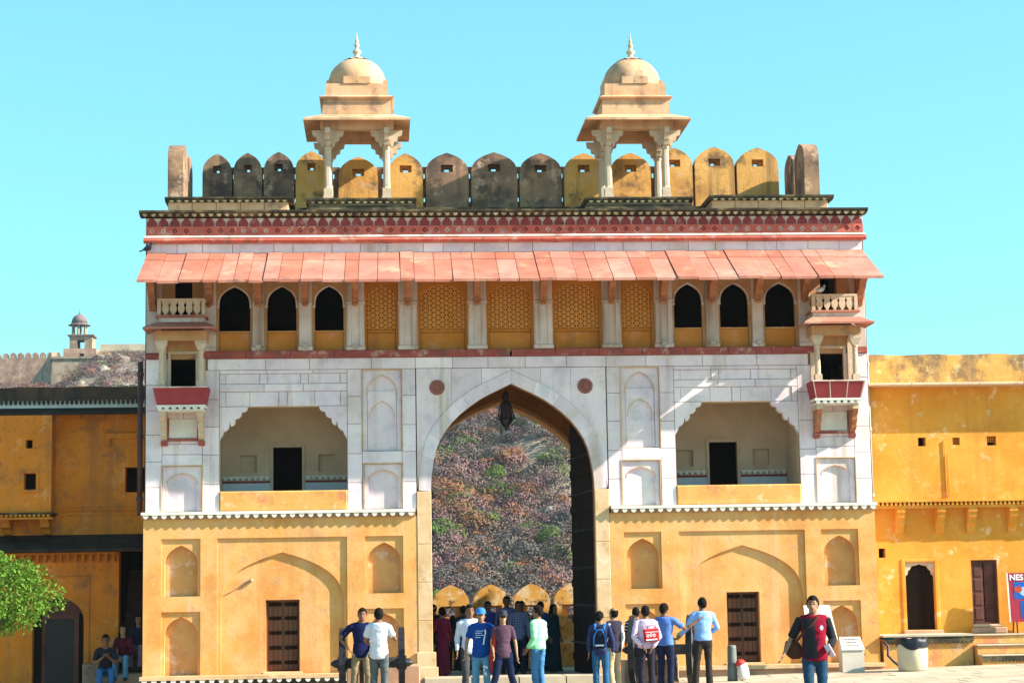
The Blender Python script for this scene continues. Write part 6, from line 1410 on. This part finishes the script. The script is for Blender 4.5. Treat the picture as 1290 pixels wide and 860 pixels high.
# --- people in the shade of the passage
person('dark-clothed person against the gate leaf beside the maroon-dressed woman', gpos(-1.53, 5.6), 1.54, rot=math.pi-.4, top=(.02, .02, .025), bottom=(.02, .02, .025), sleeve='long', skin=0, hair='short')
r_, J, T = person('woman in long maroon dress and scarf standing with her back turned', gpos(-1.42, 3.0), 1.49, rot=math.pi+.5, top=(.34, .025, .06), dress=(.34, .025, .06), bottom=(.2,.02,.04), sleeve='long', female=True, hair='bun', skin=1, untuck=True, loose=.015,
    pose=dict(elL=(.24,-.03,1.12), wrL=(.16,-.22,1.04)))
m = MB().use(cloth('maroon_scarf', (.28, .02, .05))); m.tube([(.08,.13,1.38),(.05,.16,1.15),(.04,.17,.92)], [(.05,.014),(.06,.014),(.05,.012)], 10, (1,0,0), .2); m.build('scarf', None, r_, True)
person('child in red top half hidden between maroon and dark-dressed women', gpos(-1.06, 6.4), 1.27, rot=math.pi-.3, top=(.28, .03, .03), bottom=(.04, .03, .03), skin=0, hair='long', female=True)
r_, J, T = person('woman in long dark patterned dress with black hair in a bun', gpos(-.84, 5.4), 1.50, rot=math.pi-.1, topmat=cloth('dark_check', (.02, .025, .03), .4, ('check', (.06, .07, .08), 22)), dress=(.025, .03, .036), sleeve='long', female=True, hair='bun', skin=0, untuck=True)
person('man in bright blue shirt behind the white-shirted walker', gpos(-.34, 4.1), 1.60, rot=.2, top=(.04, .07, .36), bottom=(.04,.04,.05), sleeve='long', skin=0)
person('tall man in lilac blue shirt standing in the archway crowd', gpos(.06, 3.6), 1.71, rot=.15, top=(.16, .16, .40), bottom=(.03,.03,.05), sleeve='long', skin=0)
person('man in blue checked shirt and dark jeans under the arch', gpos(.27, 3.0), 1.60, rot=-.1, topmat=cloth('blue_check', (.04, .06, .22), .3, ('check', (.26, .28, .42), 26)), bottom=(.015, .025, .07), sleeve='long', skin=0, untuck=True)
person('person in teal T-shirt partly hidden behind the checked-shirt man', gpos(.46, 4.6), 1.59, rot=.6, top=(.0, .12, .19), bottom=(.02,.02,.02), skin=0, look=-.4)
person('man in royal blue T-shirt with arm raised, behind the mint green shirt', gpos(.88, 4.4), 1.57, rot=math.pi-.6, top=(.015, .06, .28), bottom=(.02,.03,.06), skin=0)
person('woman in long dark teal dress with loose dark hair', gpos(1.16, 4.2), 1.51, rot=.9, top=(.008, .045, .065), dress=(.008, .045, .065), sleeve='long', female=True, hair='long', skin=1, untuck=True)
# --- group in front of the right half
r_, J, T = person('young man in navy top with blue and black backpack, back turned', gpos(1.20, -5.0), 1.47, rot=math.pi-.15, top=(.03, .04, .11), bottom=(.025, .10, .22), sleeve='long', skin=1, look=-.45, untuck=True,
    pose=dict(elR=(-.26,.03,1.10), wrR=(-.26,-.02,.86)))
m = MB().use(cloth('pack_black', (.012, .014, .03))); m.tube([(0,.20,.98),(0,.225,1.05),(0,.225,1.25),(0,.19,1.38)], [(.12,.07),(.135,.085),(.13,.08),(.09,.05)], 14, (1,0,0), .5); bp_ = tag(m.build('backpack', None, None, True), 'small black and bright blue backpack worn by the young man', 'backpack')
bp_.parent = None; bp_.matrix_world = Matrix.Translation(r_.location) @ Matrix.Rotation(r_.rotation_euler.z, 4, 'Z') @ Matrix.Scale(r_.scale.x, 4)
PB = cloth('pack_blue', (.03, .16, .50))
for q in (-1, 1): MB().use(PB).tube([(q*.09,.24,1.34),(q*.10,.13,1.46),(q*.11,-.02,1.46),(q*.12,-.125,1.30),(q*.14,-.10,1.12)], [(.024,.010)]*5, 8, (1,0,0), .3).build('strap', None, bp_, True)
MB().use(PB).tube([(-.125,.27,1.0),(-.12,.285,1.2),(-.05,.275,1.33),(.05,.275,1.33),(.12,.285,1.2),(.125,.27,1.0)], [.016]*6, 8, (0,1,0), .5).build('piping', None, bp_, True)
MB().use(WP).slab(-.09, .09, 1.0, 1.03, .295, .31).build('reflective_strip', None, bp_)
r_, J, T = person('balding man in dark waistcoat over white shirt and khaki trousers', gpos(1.52, -4.4), 1.52, rot=math.pi+.75, top=(.035, .03, .05), bottom=(.50, .38, .25), sleeve='none', jacket=(.66, .66, .72), skin=1, hair='bald', loose=.012, untuck=True,
    pose=dict(elL=(.24,-.02,1.10), wrL=(.19,-.20,.98)))
person('man in navy striped T-shirt hidden behind the pink shirt', gpos(2.20, -2.35), 1.48, rot=math.pi-.1, topmat=cloth('navy_stripe', (.015, .02, .07), .3, ('stripe', (.55, .58, .66), 14)), bottom=(.02,.02,.03), skin=0, untuck=True, pose=dict(elR=(-.34,-.05,1.24), wrR=(-.20,-.22,1.20)))
r_, J, T = person('man in pale pink shirt and black trousers, hands clasped behind him', gpos(1.98, -5.4), 1.54, rot=math.pi+.1, top=(.66, .48, .66), bottom=(.025, .022, .035), sleeve='long', skin=0, loose=.008, pose=dict(elR=(-.26,.07,1.10), wrR=(-.10,.16,.91), elL=(.27,.06,1.11), wrL=(.12,.17,.93)))
q = Matrix.Translation(r_.location) @ Matrix.Rotation(r_.rotation_euler.z, 4, 'Z') @ Matrix.Scale(r_.scale.x, 4)
bg_ = MB().use(cloth('red_bag', (.48, .03, .03))).slab(-.15, .15, 1.02, 1.27, -.05, .05, .02); sb_ = bg_.build('shoulder_bag'); sb_.matrix_world = q @ Matrix.Translation((-.15, .19, 0)) @ Matrix.Rotation(math.pi, 4, 'Z') @ Matrix.Rotation(R(-4), 4, 'Y'); tag(sb_, 'red printed bag with white lettering slung behind the pink shirt', 'bag')
for ax, az in ((-.085, 1.14), (-.02, 1.15), (.045, 1.14)):      # white ring-like printed marks
    m = MB().use(WP)
    for k in range(12):
        a0, a1 = 2*math.pi*k/12, 2*math.pi*(k+1)/12; P_ = lambda r, a: (ax+r*.85*math.cos(a), -.053, az+r*math.sin(a)); m.quad(P_(.018,a0),P_(.018,a1),P_(.033,a1),P_(.033,a0))
    m.build('printed_mark', None, sb_)
MB().use(WP).slab(-.13, .10, 1.045, 1.07, -.054, -.051, .001).build('printed_mark', None, sb_)
MB().use(WP).slab(-.13, .12, 1.20, 1.212, -.054, -.051, .001).build('printed_mark', None, sb_)
MB().use(cloth('red_bag', (.48, .03, .03))).tube([(-.07,0,1.26),(-.06,0,1.33),(.06,0,1.33),(.07,0,1.26)], [.010]*4, 6, (0,1,0)).build('bag_handle', None, sb_, True)
r_, J, T = person('man in royal blue shirt and dark jeans pointing towards the wall', gpos(2.44, -4.6), 1.56, rot=math.pi-.5, top=(.09, .18, .50), bottom=(.014, .02, .05), sleeve='short', skin=0, look=-.3, loose=.01,
    pose=dict(elR=(-.40,-.10,1.20), wrR=(-.62,-.22,1.36), elL=(.27,.0,1.10), wrL=(.20,-.18,1.02)), curl=.2)
r_, J, T = person('man in light blue shirt and dark trousers with back turned near cannon wheel', gpos(3.28, -3.75), 1.63, rot=math.pi+.05, top=(.25, .42, .80), bottom=(.035, .028, .024), sleeve='long', skin=0, look=.15, loose=.012, shoes=(.06,.035,.02),
    pose=dict(elL=(.30,-.04,1.14), wrL=(.42,-.20,.98), elR=(-.30,-.02,1.12), wrR=(-.17,-.20,1.02), knL=(.13,-.02,.48), anL=(.17,.0,.085), toL=(.24,-.14,.03)))
q = Matrix.Translation(r_.location) @ Matrix.Rotation(r_.rotation_euler.z, 4, 'Z') @ Matrix.Scale(r_.scale.x, 4)
m = MB().use(cloth('yellow_cloth', (.42, .38, .04))); m.tube([(.36,-.24,1.04),(.42,-.27,.98),(.47,-.28,.90)], [(.05,.03),(.06,.035),(.03,.02)], 10, (1,0,0), .5); yc = m.build('yellow_bag', None, None, True); yc.matrix_world = q; tag(yc, 'crumpled yellow bag held over the cannon wheel', 'bag')
# --- man walking towards the camera
r_, J, T = person('man in maroon and black jacket, jeans and shoulder bag walking towards the plaza', gpos(3.28, -13.4), 1.68, rot=-.12, top=(.22, .008, .025), bottom=(.022, .06, .115), sleeve='none', skin=1, look=-.25, untuck=True, loose=.018, vox=.014,
    pose=dict(elR=(-.32,.05,1.12), wrR=(-.44,-.10,.90), elL=(.27,.05,1.10), wrL=(.20,-.18,.98), knR=(-.10,-.10,.50), anR=(-.11,-.04,.09), toR=(-.12,-.22,.03), knL=(.10,.0,.48), anL=(.11,.12,.11), toL=(.12,-.04,.03)))
BK = cloth('jacket_black', (.02, .02, .024))
for sd in ('R', 'L'):
    sh, el, wr = J['sh'+sd], J['el'+sd], J['wr'+sd]
    if sd == 'L': MB().use(BK).tube([tuple(sh), tuple(lerp(sh, el, .5)), tuple(el), tuple(lerp(el, wr, .5)), tuple(lerp(el, wr, .92))], [.074, .070, .062, .056, .048], 14, cap=.3).build('dark_sleeve', None, r_, True)
    else: MB().use(BK).tube([tuple(sh), tuple(lerp(sh, el, .5)), tuple(lerp(sh, el, .9))], [.074, .070, .066], 14, cap=.3).build('dark_sleeve', None, r_, True)
m = MB().use(BK)
for (x0, x1, z0, z1) in ((-.165, .02, .84, 1.40),):
    n_ = 8; v = []
    for i in range(n_+1):
        for j in range(n_+1):
            x = x0+(x1-x0)*i/n_; z = z0+(z1-z0)*j/n_; v.append((x+(.014*math.sin(z*14)+.10*(1.12-z)*.25+.012*math.sin(z*37))*(i/n_), -(.166-.05*max(0, z-1.28)/.12)*math.sqrt(max(.05, 1-(x/.215)**2)), z))
    m.add(v, [(i*(n_+1)+j, (i+1)*(n_+1)+j, (i+1)*(n_+1)+j+1, i*(n_+1)+j+1) for i in range(n_) for j in range(n_)])
m.build('dark_panel', None, r_, True)
m = MB().use(WP); v = [(.10+.026*math.cos(k*.524), -.150+1.1*.01-.006, 1.27+.036*math.sin(k*.524)) for k in range(12)]; m.add(v, [tuple(range(12))]); m.build('badge', None, r_)
q = Matrix.Translation(r_.location) @ Matrix.Rotation(r_.rotation_euler.z, 4, 'Z') @ Matrix.Scale(r_.scale.x, 4)
LB = cloth('leather_brown', (.07, .028, .018)); m = MB().use(LB); m.tube([(-.36,.06,.90),(-.30,.04,.96),(-.22,.02,1.02)], [(.10,.055),(.16,.075),(.12,.06)], 14, (0,0,1), .5); hb_ = m.build('shoulder_bag', None, None, True); hb_.matrix_world = q; tag(hb_, 'brown leather bag slung at the hip of the maroon-jacketed man', 'bag')
MB().use(LB).tube([(-.33,.05,1.0),(-.20,-.10,1.16),(-.05,-.165,1.30),(.06,-.11,1.42),(.08,.05,1.45),(-.05,.15,1.30),(-.28,.10,1.03)], [(.018,.006)]*7, 8, (0,0,1), .2).build('bag_strap', None, hb_, True)
m = MB().use(flat('leaflet', (.55, .50, .70), .6)); m.add([(.10,-.30,1.03),(.17,-.34,1.05),(.26,-.28,.88),(.19,-.24,.86),(.11,-.285,1.03),(.18,-.325,1.05),(.27,-.265,.88),(.20,-.225,.86)], [(0,1,2,3),(7,6,5,4),(0,4,5,1),(1,5,6,2),(2,6,7,3),(3,7,4,0)]); lf_ = m.build('leaflet'); lf_.matrix_world = q; tag(lf_, 'folded paper leaflet in the hand of the maroon-jacketed man', 'leaflet')
# --- three sitting in the shade by the stairs
SIT = lambda dx, seat, fwd, foot: dict(pelvis=(0,.0,seat+.10), neck=(dx,-.10,seat+.60), head=(dx*1.2,-.14,seat+.77), shR=(dx-.17,-.08,seat+.555), shL=(dx+.17,-.08,seat+.555), hipR=(-.09,-.02,seat+.08), hipL=(.09,-.02,seat+.08), knR=(-.13,-.40,seat+.12+fwd), knL=(.13,-.40,seat+.12+fwd), anR=(-.12,-.38,foot+.085), anL=(.12,-.38,foot+.085), toR=(-.14,-.54,foot+.03), toL=(.14,-.54,foot+.03))
p_ = SIT(0, .0, .0, -.42); p_.update(elR=(-.24,-.28,.26), elL=(.24,-.28,.26), wrR=(-.06,-.40,.42), wrL=(.06,-.40,.42))
person('man in dark T-shirt and jeans sitting on the stone step, hands clasped', (-8.50, 1.20, .02), 1.62, rot=.15, top=(.025, .025, .035), bottom=(.045, .14, .36), skin=0, pose=p_, nod=.15)
p_ = SIT(0, .0, .02, -.42); p_.update(elR=(-.22,-.20,.24), elL=(.22,-.20,.24), wrR=(-.06,-.36,.13), wrL=(.05,-.37,.13))
person('young woman in maroon top and light blue jeans sitting by the stairs', (-8.14, 1.40, .28), 1.50, rot=-.1, top=(.09, .012, .025), bottom=(.10, .24, .42), sleeve='long', female=True, hair='long', skin=2, pose=p_)
p_ = SIT(0, .0, .02, -.42); p_.update(elR=(-.22,-.20,.24), elL=(.22,-.20,.24), wrR=(-.10,-.38,.15), wrL=(.10,-.38,.15))
person('young woman in dark jacket and pale trousers sitting higher on the stairs', (-7.88, 1.95, .48), 1.50, rot=-.15, top=(.02, .022, .04), bottom=(.26, .20, .26), sleeve='long', female=True, hair='long', skin=1, pose=p_)
